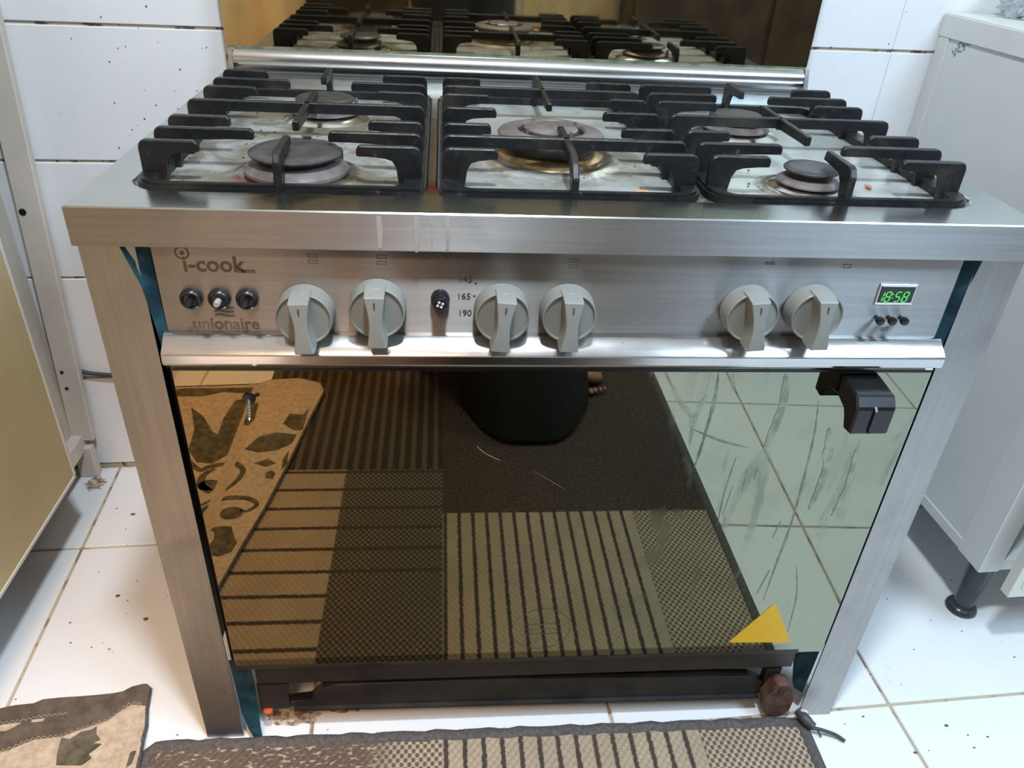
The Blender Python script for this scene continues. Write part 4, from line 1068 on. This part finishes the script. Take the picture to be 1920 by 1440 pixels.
# ------------------------------------------------------------------ the person taking the picture, seen in the oven door and lid
def skin_mesh(verts, edges, radii, root, sub=2):
    me = bpy.data.meshes.new('body'); me.from_pydata(verts, edges, []); me.update()
    o = bpy.data.objects.new('body_tmp', me); COL.objects.link(o)
    m = o.modifiers.new('s', 'SKIN'); m.use_smooth_shade = True
    for i, r in enumerate(radii):
        me.skin_vertices[0].data[i].radius = (r, r) if not isinstance(r, tuple) else r
        me.skin_vertices[0].data[i].use_root = (i == root)
    s = o.modifiers.new('d', 'SUBSURF'); s.levels = sub; s.render_levels = sub
    bpy.context.view_layer.update()
    ev = bpy.data.meshes.new_from_object(o.evaluated_get(bpy.context.evaluated_depsgraph_get()))
    bpy.data.objects.remove(o)
    return ev
pe = thing('person', 'person in a long black robe holding up a phone, reflected in the oven door', 'person', (-.10, -1.0, 0))
px, py = -.10, -1.02
V, E_, R_ = [], [], []
def jv(p, r, par=None):
    V.append(p); R_.append(r)
    if par is not None: E_.append((par, len(V)-1))
    return len(V)-1
pel = jv((px, py, .76), (.13, .10)); ch = jv((px, py, .95), (.12, .09), pel); sh_ = jv((px, py, 1.13), (.12, .08), ch)
nk = jv((px, py+.01, 1.20), .042, sh_); hd = jv((px, py+.03, 1.27), .058, nk); h2 = jv((px, py+.040, 1.335), (.080, .085), hd); h3 = jv((px, py+.035, 1.40), (.066, .07), h2)
for s in (-1, 1):
    a = jv((px+s*.145, py, 1.095), .034, sh_); b_ = jv((px+s*.20, py+.03, .90), .037, a); c_ = jv((px-.03+s*.125, py+.24, .97), .026, b_)
    w_ = jv((px-.028+s*.075, py+.305, 1.00), .018, c_)
    k = jv((px-.027+s*.060, py+.318, 1.005), .020, w_)
    for q in range(4):
        f0 = jv((px-.027+s*.058, py+.322, .985+.014*q), .0072, k); f1 = jv((px-.027+s*.062, py+.336, .985+.014*q), .0066, f0); jv((px-.027+s*.050, py+.339, .986+.013*q), .0058, f1)
    t0 = jv((px-.027+s*.050, py+.308, 1.020), .0075, k); jv((px-.027+s*.036, py+.306, 1.010), .006, t0)
    hp = jv((px+s*.075, py, .70), .075, pel); kn = jv((px+s*.095, py+.02, .40), .052, hp); an = jv((px+s*(.13 if s > 0 else .08), py-.01, .07), .032, kn)
    fx = px+s*(.13 if s > 0 else .08)
    if s > 0: fx = .225
    else: fx = -.02
    ft = jv((fx, py+.05, .040), (.032, .026), an); jv((fx+(.015 if s > 0 else 0), py+.125, .026), (.036, .018), ft)
bd = finish('body', skin_mesh(V, E_, R_, 0), None, pe); bd.data.materials.clear(); bd.data.materials.append(M['skin'])
for p in bd.data.polygons: p.use_smooth = True
bm = bmesh.new()
for q in range(5): lump(bm, (.225+.015-.026+.012*q, py+.158-.004*abs(q-1), .020), .0085-.0008*q, .9, 1.5, .9)
obj('toes', bm, M['skin'], pe, smooth=80)
bm = bmesh.new(); n = 40; rows = []
for (z, rx, ry, oy, ox) in ((.02, .150, .210, .15, .165), (.12, .155, .195, .12, .15), (.30, .160, .165, .07, .09), (.55, .160, .140, .03, .05), (.76, .160, .130, .0, .02), (.95, .150, .115, .0, 0), (1.08, .205, .105, .0, 0), (1.145, .185, .09, .0, 0), (1.185, .07, .06, .005, 0)):
    rows.append([bm.verts.new((px+ox+rx*(1+.03*math.sin(9*a))*math.cos(a), py+oy+ry*(1+.03*math.sin(7*a))*math.sin(a), z)) for a in [2*PI*k/n for k in range(n)]])
for a, b_ in zip(rows, rows[1:]):
    for k in range(n): bm.faces.new((a[k], a[(k+1) % n], b_[(k+1) % n], b_[k]))
obj('robe', bm, M['robe'], pe, smooth=80)
for s in (-1, 1):
    obj('sleeve', TB(smooth_path([(px+s*.135, py, 1.10), (px+s*.20, py+.02, .90), (px-.03+s*.125, py+.24, .965), (px-.028+s*.085, py+.29, .992)], 5), [.060]*5+[.052]*5+[.044]*6, 14), M['robe'], pe, smooth=80)
bm = bmesh.new(); bmesh.ops.create_icosphere(bm, subdivisions=3, radius=1)
bmesh.ops.delete(bm, geom=[v for v in bm.verts if v.co.y > .35 and v.co.z < .45], context='VERTS')
for v in bm.verts: v.co = Vector((px+v.co.x*.080, py+.030+v.co.y*.092, 1.355+v.co.z*.105))
obj('hair', bm, M['hair'], pe, smooth=80)
for s in (-1, 1):
    bm = bmesh.new(); lump(bm, (px+s*.026, py+.102, 1.335), .008, 1.2, .6, .7); obj('eye', bm, M['porcelain'], pe, smooth=80)
    bm = bmesh.new(); lump(bm, (px+s*.066, py+.035, 1.325), .017, .4, .8, 1.2); obj('ear', bm, M['skin'], pe, smooth=80)
obj('nose', PR([(py+.100, 1.335), (py+.128, 1.300), (py+.100, 1.295)], 'x', px-.010, px+.010, bev=.003), M['skin'], pe)
bm = bmesh.new(); lump(bm, (px, py+.104, 1.272), .014, 1.5, .4, .35); obj('mouth', bm, plain('lips', (.30, .09, .08), .5), pe, smooth=80)
ph = B(-.075, .075, -.004, .004, -.037, .037, bev=.003)
cam = SC.camera
bmesh.ops.transform(ph, matrix=Matrix.Translation((-.126611, -.670632, 1.01328)) @ cam.matrix_world.to_3x3().to_4x4() @ Matrix.Translation((.045, 0, .016)) @ Matrix.Rotation(PI/2, 4, 'X'), verts=ph.verts)
tag(obj('phone', ph, M['phone']), 'dark phone held in both hands by the person in black', 'phone')
